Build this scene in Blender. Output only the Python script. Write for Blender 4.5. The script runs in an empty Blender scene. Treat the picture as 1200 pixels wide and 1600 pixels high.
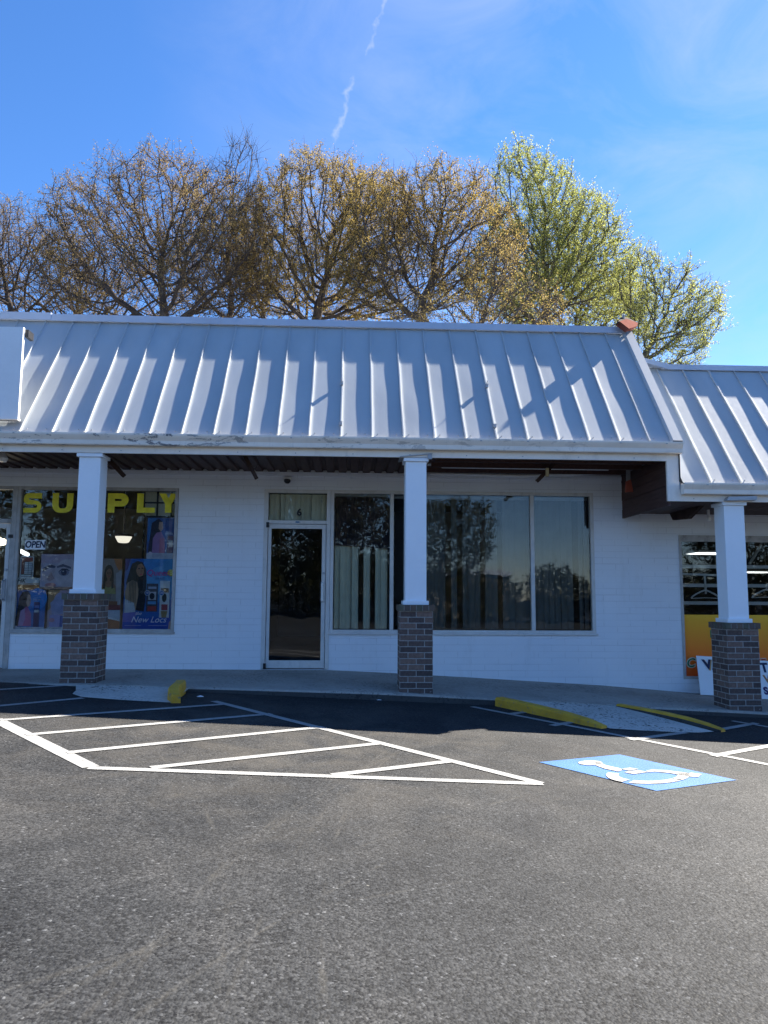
import bpy, math, random
import numpy as np
from mathutils import Vector, Matrix

random.seed(7)
scene = bpy.context.scene
COL = scene.collection
RAD = math.radians
H0 = 1.40                      # camera height above the datum

# ------------------------------------------------------------------ camera
F_PX, PITCH, YAW, ROLL = 1164.99, .1105, .0448, -.0062
def cam_axes():
    cy, sy = math.cos(YAW), math.sin(YAW)
    fw = np.array([sy, cy, 0.]); rt = np.array([cy, -sy, 0.]); up = np.array([0, 0, 1.])
    f2 = fw*math.cos(PITCH)+up*math.sin(PITCH); u2 = up*math.cos(PITCH)-fw*math.sin(PITCH)
    rt2 = rt*math.cos(ROLL)-u2*math.sin(ROLL); u3 = u2*math.cos(ROLL)+rt*math.sin(ROLL)
    return rt2, u3, f2
RT, UP, FW = cam_axes()
cam_d = bpy.data.cameras.new("camera")
cam = bpy.data.objects.new("camera", cam_d)
COL.objects.link(cam)
cam_d.sensor_fit = 'VERTICAL'
cam_d.sensor_height = 24.0
cam_d.lens = 24.0*F_PX/1600.0
cam_d.clip_start = .05
cam_d.clip_end = 3000
m = Matrix(((RT[0], UP[0], -FW[0], 0), (RT[1], UP[1], -FW[1], 0), (RT[2], UP[2], -FW[2], H0), (0, 0, 0, 1)))
cam.matrix_world = m
scene.camera = cam

def ray(u, v):
    return RT*((u-600)/F_PX) - UP*((v-800)/F_PX) + FW
def at(u, v, Y):
    """survey point: sight line meets the vertical plane at depth Y (heights from the datum)"""
    d = ray(u, v); t = Y/d[1]
    return (d[0]*t, Y, d[2]*t+H0)
GA, GB, GC = -.045, .010, -1.367+H0
def gz(x, y):
    return GC + GA*x + GB*y
def gnd(u, v):
    d = ray(u, v); t = (GC-H0)/(d[2]-GA*d[0]-GB*d[1])
    return (d[0]*t, d[1]*t)
def Z(r):                       # height relative to the eye -> datum
    return r+H0

# ------------------------------------------------------------------ node helpers
def new_mat(name):
    mt = bpy.data.materials.new(name); mt.use_nodes = True
    nt = mt.node_tree; nt.nodes.clear()
    return mt, nt
class N:
    def __init__(s, nt): s.nt = nt
    def n(s, t, **kw):
        nd = s.nt.nodes.new(t)
        for k, v in kw.items():
            if k.startswith('i_'):
                nd.inputs[k[2:].replace('_', ' ')].default_value = v
            else: setattr(nd, k, v)
        return nd
    def l(s, a, b): s.nt.links.new(a, b)
    def math(s, op, a, b=None, c=None, clamp=False):
        nd = s.nt.nodes.new('ShaderNodeMath'); nd.operation = op; nd.use_clamp = clamp
        for i, x in enumerate((a, b, c)):
            if x is None: continue
            if isinstance(x, (int, float)): nd.inputs[i].default_value = x
            else: s.l(x, nd.inputs[i])
        return nd.outputs[0]
    def mix(s, fac, a, b, blend='MIX'):
        nd = s.nt.nodes.new('ShaderNodeMix'); nd.data_type = 'RGBA'; nd.blend_type = blend
        for sock, x in ((nd.inputs[0], fac), (nd.inputs[6], a), (nd.inputs[7], b)):
            if isinstance(x, (int, float)): sock.default_value = x
            elif isinstance(x, tuple): sock.default_value = (*x, 1)
            else: s.l(x, sock)
        return nd.outputs[2]
    def ramp(s, fac, stops, interp='LINEAR'):
        nd = s.nt.nodes.new('ShaderNodeValToRGB'); cr = nd.color_ramp; cr.interpolation = interp
        while len(cr.elements) < len(stops): cr.elements.new(.5)
        for e, (p, c) in zip(cr.elements, stops):
            e.position = p
            e.color = (*c, 1) if isinstance(c, tuple) else (c, c, c, 1)
        s.l(fac, nd.inputs[0])
        return nd.outputs[0]
    def coords(s, scale=(1, 1, 1), rot=(0, 0, 0), loc=(0, 0, 0), kind='Object'):
        tc = s.n('ShaderNodeTexCoord'); mp = s.n('ShaderNodeMapping')
        mp.inputs['Scale'].default_value = scale; mp.inputs['Rotation'].default_value = rot; mp.inputs['Location'].default_value = loc
        s.l(tc.outputs[kind], mp.inputs[0])
        return mp.outputs[0]
    def noise(s, vec, scale, detail=4, rough=.55, dist=0):
        nd = s.n('ShaderNodeTexNoise'); nd.inputs['Scale'].default_value = scale; nd.inputs['Detail'].default_value = detail
        nd.inputs['Roughness'].default_value = rough; nd.inputs['Distortion'].default_value = dist
        s.l(vec, nd.inputs['Vector'])
        return nd.outputs[0]
    def bump(s, h, strength, dist=.01, normal=None):
        nd = s.n('ShaderNodeBump'); nd.inputs['Strength'].default_value = strength; nd.inputs['Distance'].default_value = dist
        s.l(h, nd.inputs['Height'])
        if normal is not None: s.l(normal, nd.inputs['Normal'])
        return nd.outputs[0]
    def out(s, col, rough=.6, metal=0, normal=None, spec=.5, coat=0):
        p = s.n('ShaderNodeBsdfPrincipled'); o = s.n('ShaderNodeOutputMaterial')
        for sock, x in (('Base Color', col), ('Roughness', rough), ('Metallic', metal), ('Specular IOR Level', spec)):
            if isinstance(x, (int, float)): p.inputs[sock].default_value = x
            elif isinstance(x, tuple): p.inputs[sock].default_value = (*x, 1)
            else: s.l(x, p.inputs[sock])
        if coat: p.inputs['Coat Weight'].default_value = coat
        if normal is not None: s.l(normal, p.inputs['Normal'])
        s.l(p.outputs[0], o.inputs[0])
        return p

def paint(name, col, rough=.55, var=.12, scale=3.0, grime=None, spec=.4, metal=0, bumpy=0):
    """painted / plain surface with uneven tone, optional grime blotches"""
    mt, nt = new_mat(name); k = N(nt)
    v = k.coords()
    n1 = k.noise(v, scale, 5, .6); n2 = k.noise(v, scale*14, 3, .6)
    f = k.math('MULTIPLY_ADD', n1, .7, k.math('MULTIPLY', n2, .3))
    lo = tuple(c*(1-var) for c in col); hi = tuple(min(1, c*(1+var)) for c in col)
    c = k.ramp(f, [(.3, lo), (.7, hi)])
    if grime:
        g = k.ramp(k.noise(k.coords(scale=(1, 1, .35)), 5, 6, .65), [(.55, 0.), (.75, 1.)])
        c = k.mix(k.math('MULTIPLY', g, grime[1]), c, grime[0])
    r = k.ramp(n2, [(.3, rough*.85), (.7, min(1, rough*1.15))])
    nm = k.bump(n2, bumpy, .004) if bumpy else None
    k.out(c, r, metal, nm, spec)
    return mt
_flat = {}
def ink(col, rough=.45):
    key = tuple(round(c, 3) for c in col)
    if key not in _flat:
        _flat[key] = paint('printed_ink', col, rough, .22, 11)
    return _flat[key]
def emit(name, col, strength):
    mt, nt = new_mat(name); k = N(nt)
    e = k.n('ShaderNodeEmission'); e.inputs[0].default_value = (*col, 1); e.inputs[1].default_value = strength
    o = k.n('ShaderNodeOutputMaterial'); k.l(e.outputs[0], o.inputs[0])
    return mt

# ------------------------------------------------------------------ materials
def mat_asphalt():
    mt, nt = new_mat('asphalt'); k = N(nt)
    v = k.coords()
    big = k.noise(v, .55, 6, .6, .4)
    mid = k.noise(v, 3.2, 5, .62)
    fine = k.noise(v, 70, 3, .7)
    vor = k.n('ShaderNodeTexVoronoi'); vor.inputs['Scale'].default_value = 85; k.l(v, vor.inputs['Vector'])
    vor2 = k.n('ShaderNodeTexVoronoi'); vor2.inputs['Scale'].default_value = 55; k.l(v, vor2.inputs['Vector'])
    base = k.ramp(k.math('MULTIPLY_ADD', big, .6, k.math('MULTIPLY', mid, .4)), [(.32, (.016, .0172, .0192)), (.5, (.0325, .0337, .0353)), (.68, (.052, .052, .0521))])
    sc = k.n('ShaderNodeSeparateColor'); k.l(vor.outputs['Color'], sc.inputs[0])
    stone = k.ramp(sc.outputs[0], [(0, .42), (.5, .98), (.88, 1.35), (.985, 1.7), (1, 3.4)])
    c = k.mix(1.0, base, stone, 'MULTIPLY')
    pits = k.ramp(vor2.outputs['Distance'], [(.0, 1.), (.45, .9), (.75, .62)])
    c = k.mix(.8, c, pits, 'MULTIPLY')
    dk = k.ramp(k.noise(v, 46, 4, .65), [(.385, 0.), (.45, 1.)]); dk = k.math('SUBTRACT', 1, dk)
    rough_zone = k.ramp(k.noise(v, 1.3, 5, .65, .5), [(.40, .25), (.60, 1.)])
    c = k.mix(k.math('MULTIPLY', dk, rough_zone), c, (.006, .006, .007))
    # pale dust where the painted aisle was swept, and faint tyre tracks
    geo = k.n('ShaderNodeNewGeometry')
    def arc(cx, cy, r, w, lo):
        d = k.n('ShaderNodeVectorMath', operation='DISTANCE'); k.l(geo.outputs['Position'], d.inputs[0]); d.inputs[1].default_value = (cx, cy, .1)
        a = k.math('ABSOLUTE', k.math('SUBTRACT', d.outputs['Value'], r))
        a = k.math('ADD', a, k.math('MULTIPLY', k.math('SUBTRACT', mid, .5), .06))
        a = k.math('SUBTRACT', 1, k.math('DIVIDE', a, w), clamp=True)
        br = k.ramp(k.noise(v, 2.2, 6, .75), [(.45, 0.), (.70, lo*1.15)])
        return k.math('MULTIPLY', a, br)
    tr = None
    for q in ((6.5, -1.2, 8.35, .02, .45), (6.7, -1.0, 8.15, .016, .4), (7.5, 2.2, 8.25, .016, .35), (11, 1.0, 11.9, .016, .35), (9.5, 3.4, 9.6, .014, .4), (14, 2, 14.4, .016, .35),
              (-4.0, 8.5, 4.6, .03, .25), (-8.5, 2.0, 8.1, .02, .3), (3.0, -2.0, 6.2, .018, .25)):
        a = arc(*q); tr = a if tr is None else k.math('MAXIMUM', tr, a)
    c = k.mix(tr, c, (.085, .080, .070))
    dm = k.n('ShaderNodeVectorMath', operation='DISTANCE'); k.l(geo.outputs['Position'], dm.inputs[0]); dm.inputs[1].default_value = (-.6, 7.0, .1)
    dust = k.ramp(dm.outputs['Value'], [(.0, 1.), (1, 0.)])
    mr = k.n('ShaderNodeMapRange'); mr.inputs[1].default_value = 1.0; mr.inputs[2].default_value = 3.6; mr.inputs[3].default_value = 1; mr.inputs[4].default_value = 0
    k.l(dm.outputs['Value'], mr.inputs[0])
    dd = k.math('MULTIPLY', mr.outputs[0], k.ramp(k.noise(v, 1.6, 7, .7, .6), [(.42, .0), (.72, .6)]))
    c = k.mix(dd, c, (.082, .074, .062))
    spk = k.noise(v, 24, 2, .5); spm = k.ramp(spk, [(.80, 0.), (.815, .6)])
    c = k.mix(spm, c, (.22, .21, .18))
    h = k.math('MULTIPLY_ADD', vor.outputs['Distance'], -.6, k.math('MULTIPLY', fine, .7))
    h = k.math('MULTIPLY_ADD', vor2.outputs['Distance'], -.7, h)
    nm = k.bump(h, .45, .008)
    k.out(c, k.ramp(fine, [(.3, .62), (.7, .9)]), 0, nm, .16)
    return mt
def mat_line():
    mt, nt = new_mat('road_paint'); k = N(nt); v = k.coords()
    wear = k.ramp(k.noise(v, 22, 7, .78), [(.35, 1.), (.43, 0.)])
    wear2 = k.ramp(k.noise(v, 90, 3, .6), [(.28, .7), (.40, 0.)])
    blot = k.ramp(k.noise(v, 2.5, 4, .6), [(.3, (.235, .235, .23)), (.7, (.31, .31, .30))])
    c = k.mix(k.math('MAXIMUM', wear, wear2), blot, (.07, .069, .066))
    h = k.noise(v, 80, 3, .7)
    k.out(c, .7, 0, k.bump(h, .5, .01), .3)
    return mt
def mat_blue():
    mt, nt = new_mat('blue_road_paint'); k = N(nt); v = k.coords()
    wear = k.ramp(k.noise(v, 30, 6, .75), [(.30, .8), (.38, 0.)])
    c = k.ramp(k.noise(v, 3, 5, .65), [(.3, (.022, .095, .27)), (.7, (.036, .125, .32))])
    c = k.mix(wear, c, (.06, .09, .14))
    k.out(c, .65, 0, k.bump(k.noise(v, 80, 3, .7), .5, .01), .3)
    return mt
def mat_concrete(name, col, speck):
    mt, nt = new_mat(name); k = N(nt); v = k.coords()
    c = k.ramp(k.math('MULTIPLY_ADD', k.noise(v, 1.1, 6, .65, .3), .65, k.math('MULTIPLY', k.noise(v, 18, 4, .65), .35)),
               [(.32, tuple(x*.68 for x in col)), (.5, col), (.7, tuple(x*1.22 for x in col))])
    d = k.math('MAXIMUM', k.ramp(k.noise(v, 30, 3, .6), [(.56, 0.), (.62, speck)]), k.ramp(k.noise(v, 11, 4, .7), [(.60, 0.), (.64, speck)]))
    d2 = k.ramp(k.noise(v, 1.7, 4, .6), [(.42, 0.), (.58, 1.)])
    c = k.mix(k.math('MULTIPLY', d, d2), c, (.03, .03, .03))
    k.out(c, .85, 0, k.bump(k.noise(v, 60, 5, .7), .45, .006), .25)
    return mt
def mat_white_brick():
    mt, nt = new_mat('white_painted_brick'); k = N(nt)
    v = k.coords(rot=(RAD(90), 0, 0))
    tc = k.n('ShaderNodeTexCoord'); sp = k.n('ShaderNodeSeparateXYZ'); k.l(tc.outputs['Object'], sp.inputs[0])
    cb = k.n('ShaderNodeCombineXYZ'); k.l(sp.outputs[0], cb.inputs[0]); k.l(sp.outputs[2], cb.inputs[1])
    wob = k.noise(cb.outputs[0], 1.3, 3, .6)
    br = k.n('ShaderNodeTexBrick'); br.inputs['Scale'].default_value = 1; br.inputs['Mortar Size'].default_value = .0055
    br.inputs['Mortar Smooth'].default_value = .7
    br.inputs['Brick Width'].default_value = .405; br.inputs['Row Height'].default_value = .0945; br.offset = .5
    br.inputs['Color1'].default_value = (1, 1, 1, 1); br.inputs['Color2'].default_value = (.94, .94, .94, 1); br.inputs['Mortar'].default_value = (.0, .0, .0, 1)
    k.l(cb.outputs[0], br.inputs['Vector'])
    stretch = k.n('ShaderNodeMapping'); stretch.inputs['Scale'].default_value = (.45, 7, 1); k.l(cb.outputs[0], stretch.inputs[0])
    keep = k.ramp(k.noise(stretch.outputs[0], 1.5, 3, .6), [(.42, .10), (.62, .85)])
    tone = k.ramp(k.noise(cb.outputs[0], .9, 6, .65), [(.3, (.76, .79, .83)), (.7, (.82, .845, .88))])
    joint = k.math('MULTIPLY', br.outputs['Fac'], keep)
    c = k.mix(k.math('MULTIPLY', joint, .45), tone, (.33, .34, .36))
    dirt = k.ramp(k.noise(k.coords(scale=(1, 1, .25)), 4, 6, .7), [(.55, 0.), (.8, .22)])
    c = k.mix(dirt, c, (.42, .40, .36))
    h = k.math('SUBTRACT', k.math('MULTIPLY', k.noise(cb.outputs[0], 45, 4, .6), .25), k.math('MULTIPLY', joint, 1.))
    k.out(c, .6, 0, k.bump(h, .55, .006), .35)
    return mt
def mat_brick():
    mt, nt = new_mat('brown_brick'); k = N(nt)
    tc = k.n('ShaderNodeTexCoord'); sp = k.n('ShaderNodeSeparateXYZ'); k.l(tc.outputs['Object'], sp.inputs[0])
    # both pier faces: run length along x + y
    cb = k.n('ShaderNodeCombineXYZ'); k.l(k.math('ADD', sp.outputs[0], sp.outputs[1]), cb.inputs[0]); k.l(sp.outputs[2], cb.inputs[1])
    br = k.n('ShaderNodeTexBrick'); br.inputs['Scale'].default_value = 1; br.inputs['Mortar Size'].default_value = .0062; br.inputs['Mortar Smooth'].default_value = .25
    br.inputs['Brick Width'].default_value = .208; br.inputs['Row Height'].default_value = .0735; br.offset = .5
    br.inputs['Color1'].default_value = (.095, .070, .064, 1); br.inputs['Color2'].default_value = (.25, .165, .13, 1); br.inputs['Mortar'].default_value = (.34, .33, .31, 1)
    br.inputs['Bias'].default_value = -.1
    k.l(cb.outputs[0], br.inputs['Vector'])
    n = k.noise(k.coords(), 26, 5, .7)
    c = k.mix(.7, br.outputs['Color'], k.ramp(n, [(.3, (.55, .55, .55)), (.7, (1.3, 1.3, 1.3))]), 'MULTIPLY')
    ef = k.ramp(k.noise(k.coords(), 9, 5, .7), [(.66, 0.), (.74, .6)])
    c = k.mix(ef, c, (.38, .38, .37))
    h = k.math('SUBTRACT', k.math('MULTIPLY', n, .4), br.outputs['Fac'])
    k.out(c, .85, 0, k.bump(h, .8, .008), .2)
    return mt
def mat_roof(name='roof_metal', col=(.39, .415, .43)):
    mt, nt = new_mat(name); k = N(nt)
    v = k.coords(scale=(1, .35, .35))
    n = k.noise(v, 1.6, 5, .6); n2 = k.noise(k.coords(), 22, 4, .6)
    c = k.ramp(n, [(.3, tuple(x*.9 for x in col)), (.7, tuple(min(1, x*1.06) for x in col))])
    st = k.ramp(k.noise(k.coords(scale=(6, .4, .4)), 2.2, 6, .7), [(.56, 0.), (.8, .25)])
    c = k.mix(st, c, (.40, .39, .37))
    k.out(c, k.ramp(n2, [(.3, .62), (.7, .74)]), .0, k.bump(k.noise(k.coords(scale=(1, .5, .5)), 5, 2, .5), .06, .02), .3)
    return mt
def mat_gutter():
    mt, nt = new_mat('gutter_paint'); k = N(nt)
    v = k.coords()
    c = k.ramp(k.noise(v, 2.5, 5, .65), [(.3, (.76, .69, .60)), (.7, (.86, .79, .70))])
    peel = k.ramp(k.noise(k.coords(scale=(1, 3.2, 3.2)), 2.6, 7, .72, .5), [(.555, 0.), (.575, 1.)])
    sp = k.n('ShaderNodeSeparateXYZ'); k.l(v, sp.inputs[0])
    zone = k.ramp(k.math('MULTIPLY_ADD', sp.outputs[0], .1, .6), [(.20, .6), (.38, 1.), (.38, .75), (.47, .6), (1., .12)])
    c = k.mix(k.math('MULTIPLY', peel, zone), c, (.15, .15, .155))
    st = k.ramp(k.noise(k.coords(scale=(5, .6, .6)), 3, 5, .7), [(.55, 0.), (.75, .3)])
    c = k.mix(st, c, (.3, .28, .25))
    k.out(c, .5, 0, None, .4)
    return mt
def mat_soffit():
    mt, nt = new_mat('brown_boards'); k = N(nt)
    v = k.coords()
    c = k.ramp(k.noise(k.coords(scale=(9, 1, 9)), 3, 6, .65), [(.3, (.048, .024, .020)), (.7, (.095, .050, .042))])
    k.out(c, .6, 0, k.bump(k.noise(v, 30, 4, .6), .2, .004), .3)
    return mt
def mat_glass(name, refl=.034, tint=(.87, .89, .88), dirty=.02):
    mt, nt = new_mat(name); k = N(nt)
    fr = k.n('ShaderNodeFresnel'); fr.inputs['IOR'].default_value = 1.5
    fac = k.math('MULTIPLY', fr.outputs[0], refl/.04, clamp=True)
    tr = k.n('ShaderNodeBsdfTransparent'); tr.inputs[0].default_value = (*tint, 1)
    gl = k.n('ShaderNodeBsdfGlossy'); gl.inputs['Roughness'].default_value = .004; gl.inputs['Color'].default_value = (.95, .97, 1, 1)
    w = k.bump(k.noise(k.coords(), 1.6, 2, .5), .06, .03); k.l(w, gl.inputs['Normal'])
    mx = k.n('ShaderNodeMixShader'); k.l(fac, mx.inputs[0]); k.l(tr.outputs[0], mx.inputs[1]); k.l(gl.outputs[0], mx.inputs[2])
    df = k.n('ShaderNodeBsdfDiffuse'); df.inputs[0].default_value = (.5, .5, .48, 1)
    dm = k.ramp(k.noise(k.coords(scale=(1, 1, .4)), 7, 6, .7), [(.45, 0.), (.8, dirty)])
    m2 = k.n('ShaderNodeMixShader'); k.l(dm, m2.inputs[0]); k.l(mx.outputs[0], m2.inputs[1]); k.l(df.outputs[0], m2.inputs[2])
    o = k.n('ShaderNodeOutputMaterial'); k.l(m2.outputs[0], o.inputs[0])
    return mt
def mat_yellow():
    mt, nt = new_mat('yellow_curb_paint'); k = N(nt); v = k.coords()
    c = k.ramp(k.noise(v, 5, 5, .65), [(.3, (.48, .25, .02)), (.7, (.66, .37, .03))])
    ch = k.ramp(k.noise(v, 16, 7, .8), [(.36, .9), (.44, 0.)])
    c = k.mix(ch, c, (.14, .135, .12))
    k.out(c, .6, 0, k.bump(k.noise(v, 40, 4, .7), .4, .006), .35)
    return mt
def mat_leaf(name, cols, trans=.45):
    mt, nt = new_mat(name); k = N(nt)
    v = k.coords()
    at_ = k.n('ShaderNodeAttribute'); at_.attribute_name = 'tint'
    f = k.math('MULTIPLY_ADD', k.noise(v, .55, 3, .6), .75, k.math('MULTIPLY_ADD', at_.outputs['Fac'], .5, -.12))
    c = k.ramp(f, cols)
    d = k.n('ShaderNodeBsdfDiffuse'); t = k.n('ShaderNodeBsdfTranslucent'); k.l(c, d.inputs[0]); k.l(c, t.inputs[0])
    mx = k.n('ShaderNodeMixShader'); mx.inputs[0].default_value = trans; k.l(d.outputs[0], mx.inputs[1]); k.l(t.outputs[0], mx.inputs[2])
    o = k.n('ShaderNodeOutputMaterial'); k.l(mx.outputs[0], o.inputs[0])
    return mt
def mat_bark(name, a, b):
    mt, nt = new_mat(name); k = N(nt)
    c = k.ramp(k.noise(k.coords(scale=(1, 1, .3)), 6, 5, .65), [(.3, a), (.7, b)])
    k.out(c, .9, 0, k.bump(k.noise(k.coords(scale=(1, 1, .25)), 14, 5, .7), .6, .03), .2)
    return mt

ASPHALT = mat_asphalt(); LINE = mat_line(); BLUE = mat_blue(); YEL = mat_yellow()
WALK = mat_concrete('sidewalk_concrete', (.36, .32, .275), .55)
RAMP = mat_concrete('ramp_concrete', (.50, .46, .41), .95)
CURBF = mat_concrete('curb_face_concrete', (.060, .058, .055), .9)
WBRICK = mat_white_brick(); BRICK = mat_brick(); ROOFM = mat_roof(); GUT = mat_gutter(); SOFF = mat_soffit()
TRIM = paint('trim_white_paint', (.82, .76, .68), .5, .08, 3, ((.35, .33, .30), .35))
COLP = paint('column_pale_blue_paint', (.82, .86, .90), .42, .03, 2)
CAPM = mat_roof('cap_metal', (.44, .50, .60))
ALU = paint('aluminium_frame', (.66, .64, .61), .45, .10, 6, ((.22, .19, .16), .4))
ALUD = paint('worn_aluminium_frame', (.42, .40, .38), .5, .25, 9, ((.10, .09, .08), .8))
GLASS = mat_glass('window_glass'); GLASSD = mat_glass('door_glass', .05, (.55, .58, .60))
BLACK = paint('black_plastic', (.015, .015, .017), .4, .1)
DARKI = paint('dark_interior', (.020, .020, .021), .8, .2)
CREAM = paint('cream_blind_fabric', (.90, .85, .64), .8, .12, 5)
GREYB = paint('grey_blind_fabric', (.15, .155, .145), .8, .18, 4)
STEEL = paint('galvanised_steel', (.36, .37, .39), .45, .15, 8, metal=.4)
WHITEP = paint('white_board', (.80, .81, .82), .4, .05, 2)
RUST = paint('rust_red_metal', (.22, .075, .055), .95, .2, 7, spec=.02)
ORANGEP = paint('orange_plastic', (.36, .085, .05), .5, .2, 7)
WHITEE = paint('white_enamel', (.75, .75, .73), .3, .05)
WOODB = mat_bark('brown_wood', (.035, .020, .016), (.075, .045, .035))

# ------------------------------------------------------------------ mesh helpers
class MB:
    def __init__(s): s.v = []; s.f = []; s.m = []; s.mats = []
    def mi(s, mat):
        if mat not in s.mats: s.mats.append(mat)
        return s.mats.index(mat)
    def face(s, pts, mat):
        b = len(s.v); s.v += [tuple(p) for p in pts]; s.f.append(tuple(range(b, b+len(pts)))); s.m.append(s.mi(mat)); return s
    def box(s, x0, x1, y0, y1, z0, z1, mat):
        b = len(s.v)
        s.v += [(x0, y0, z0), (x1, y0, z0), (x1, y1, z0), (x0, y1, z0), (x0, y0, z1), (x1, y0, z1), (x1, y1, z1), (x0, y1, z1)]
        k = s.mi(mat)
        for q in ((0, 3, 2, 1), (4, 5, 6, 7), (0, 1, 5, 4), (1, 2, 6, 5), (2, 3, 7, 6), (3, 0, 4, 7)):
            s.f.append(tuple(b+i for i in q)); s.m.append(k)
        return s
    def hexa(s, p, mat):
        """8 points: bottom 4 then top 4, counter-clockwise from above"""
        b = len(s.v); s.v += [tuple(q) for q in p]; k = s.mi(mat)
        for q in ((0, 3, 2, 1), (4, 5, 6, 7), (0, 1, 5, 4), (1, 2, 6, 5), (2, 3, 7, 6), (3, 0, 4, 7)):
            s.f.append(tuple(b+i for i in q)); s.m.append(k)
        return s
    def extr(s, prof, axis, a, b_, mat):
        """extrude a closed 2-D profile along axis 'x' (profile y,z), 'y' (x,z) or 'z' (x,y)"""
        mk = {'x': lambda t, p: (t, p[0], p[1]), 'y': lambda t, p: (p[0], t, p[1]), 'z': lambda t, p: (p[0], p[1], t)}[axis]
        n = len(prof); b = len(s.v)
        s.v += [mk(a, p) for p in prof]+[mk(b_, p) for p in prof]; k = s.mi(mat)
        for i in range(n):
            j = (i+1) % n; s.f.append((b+i, b+j, b+n+j, b+n+i)); s.m.append(k)
        s.f.append(tuple(b+i for i in reversed(range(n)))); s.m.append(k)
        s.f.append(tuple(b+n+i for i in range(n))); s.m.append(k)
        return s
    def tube(s, pts, r, mat, n=8):
        pts = [Vector(p) for p in pts]; b0 = len(s.v); k = s.mi(mat)
        rs = r if isinstance(r, (list, tuple)) else [r]*len(pts)
        for i, p in enumerate(pts):
            d = (pts[min(i+1, len(pts)-1)]-pts[max(i-1, 0)]).normalized()
            a = d.orthogonal().normalized() if i == 0 else (a-d*a.dot(d)).normalized()
            c = d.cross(a)
            for j in range(n):
                t = 2*math.pi*j/n; s.v.append(tuple(p+(a*math.cos(t)+c*math.sin(t))*rs[i]))
        for i in range(len(pts)-1):
            for j in range(n):
                q = b0+i*n; s.f.append((q+j, q+(j+1) % n, q+n+(j+1) % n, q+n+j)); s.m.append(k)
        s.f.append(tuple(b0+j for j in reversed(range(n)))); s.m.append(k)
        q = b0+(len(pts)-1)*n; s.f.append(tuple(q+j for j in range(n))); s.m.append(k)
        return s
    def lathe(s, prof, c, mat, n=20):
        b0 = len(s.v); k = s.mi(mat)
        for r, z in prof:
            for j in range(n):
                t = 2*math.pi*j/n; s.v.append((c[0]+r*math.cos(t), c[1]+r*math.sin(t), c[2]+z))
        for i in range(len(prof)-1):
            for j in range(n):
                q = b0+i*n; s.f.append((q+j, q+(j+1) % n, q+n+(j+1) % n, q+n+j)); s.m.append(k)
        s.f.append(tuple(b0+j for j in reversed(range(n)))); s.m.append(k)
        q = b0+(len(prof)-1)*n; s.f.append(tuple(q+j for j in range(n))); s.m.append(k)
        return s
    def build(s, name, parent=None, bevel=0, smooth=False, weld=False):
        me = bpy.data.meshes.new(name); me.from_pydata(s.v, [], s.f); me.update()
        for mt in s.mats: me.materials.append(mt)
        me.polygons.foreach_set('material_index', s.m)
        if smooth: me.polygons.foreach_set('use_smooth', [True]*len(s.f))
        o = bpy.data.objects.new(name, me); COL.objects.link(o)
        if parent is not None: o.parent = parent
        if bevel:
            b = o.modifiers.new('bevel', 'BEVEL'); b.width = bevel; b.segments = 2; b.limit_method = 'ANGLE'; b.angle_limit = RAD(40)
        return o
def empty(name):
    o = bpy.data.objects.new(name, None); COL.objects.link(o); o.empty_display_size = .2; return o
def tag(o, label=None, cat=None, group=None, kind=None):
    if label: o['label'] = label
    if cat: o['category'] = cat
    if group: o['group'] = group
    if kind: o['kind'] = kind
    return o
def rebase(root, p):
    """put a thing's Empty at its base, its parts staying where they are"""
    root.location = p
    for c in root.children: c.matrix_parent_inverse = Matrix.Translation(-Vector(p))
    return root

# ------------------------------------------------------------------ sky, sun
SUN_EL, SUN_AZ = 39.5, 59.2        # azimuth clockwise from +Y (into the building) toward +X
w = bpy.data.worlds.new("World"); scene.world = w; w.use_nodes = True
k = N(w.node_tree); w.node_tree.nodes.clear()
sky = k.n('ShaderNodeTexSky'); sky.sky_type = 'NISHITA'; sky.sun_disc = False
sky.sun_elevation = RAD(SUN_EL); sky.sun_rotation = RAD(SUN_AZ)
sky.air_density = .88; sky.dust_density = .05; sky.ozone_density = 4.0; sky.altitude = 200
tc = k.n('ShaderNodeTexCoord')
nrm = k.n('ShaderNodeVectorMath', operation='NORMALIZE'); k.l(tc.outputs['Generated'], nrm.inputs[0])
D = nrm.outputs[0]
def ndir(u, v):
    d = ray(u, v); return d/np.linalg.norm(d)
def dot(vec, a):
    nd = k.n('ShaderNodeVectorMath', operation='DOT_PRODUCT'); k.l(vec, nd.inputs[0]); nd.inputs[1].default_value = tuple(a); return nd.outputs['Value']
# thin cirrus: streaky noise over the dome, thickest towards the upper right of the view
mp = k.n('ShaderNodeMapping'); mp.inputs['Scale'].default_value = (2.2, 1.4, 4.0); mp.inputs['Rotation'].default_value = (.5, .3, .6); k.l(D, mp.inputs[0])
cn = k.noise(mp.outputs[0], 2.1, 7, .62, .8)
zone = k.ramp(dot(D, ndir(1010, 120)), [(.84, 0.), (.985, 1.)])
cir = k.math('MULTIPLY', k.ramp(cn, [(.34, 0.), (.80, .42)]), zone)
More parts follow.
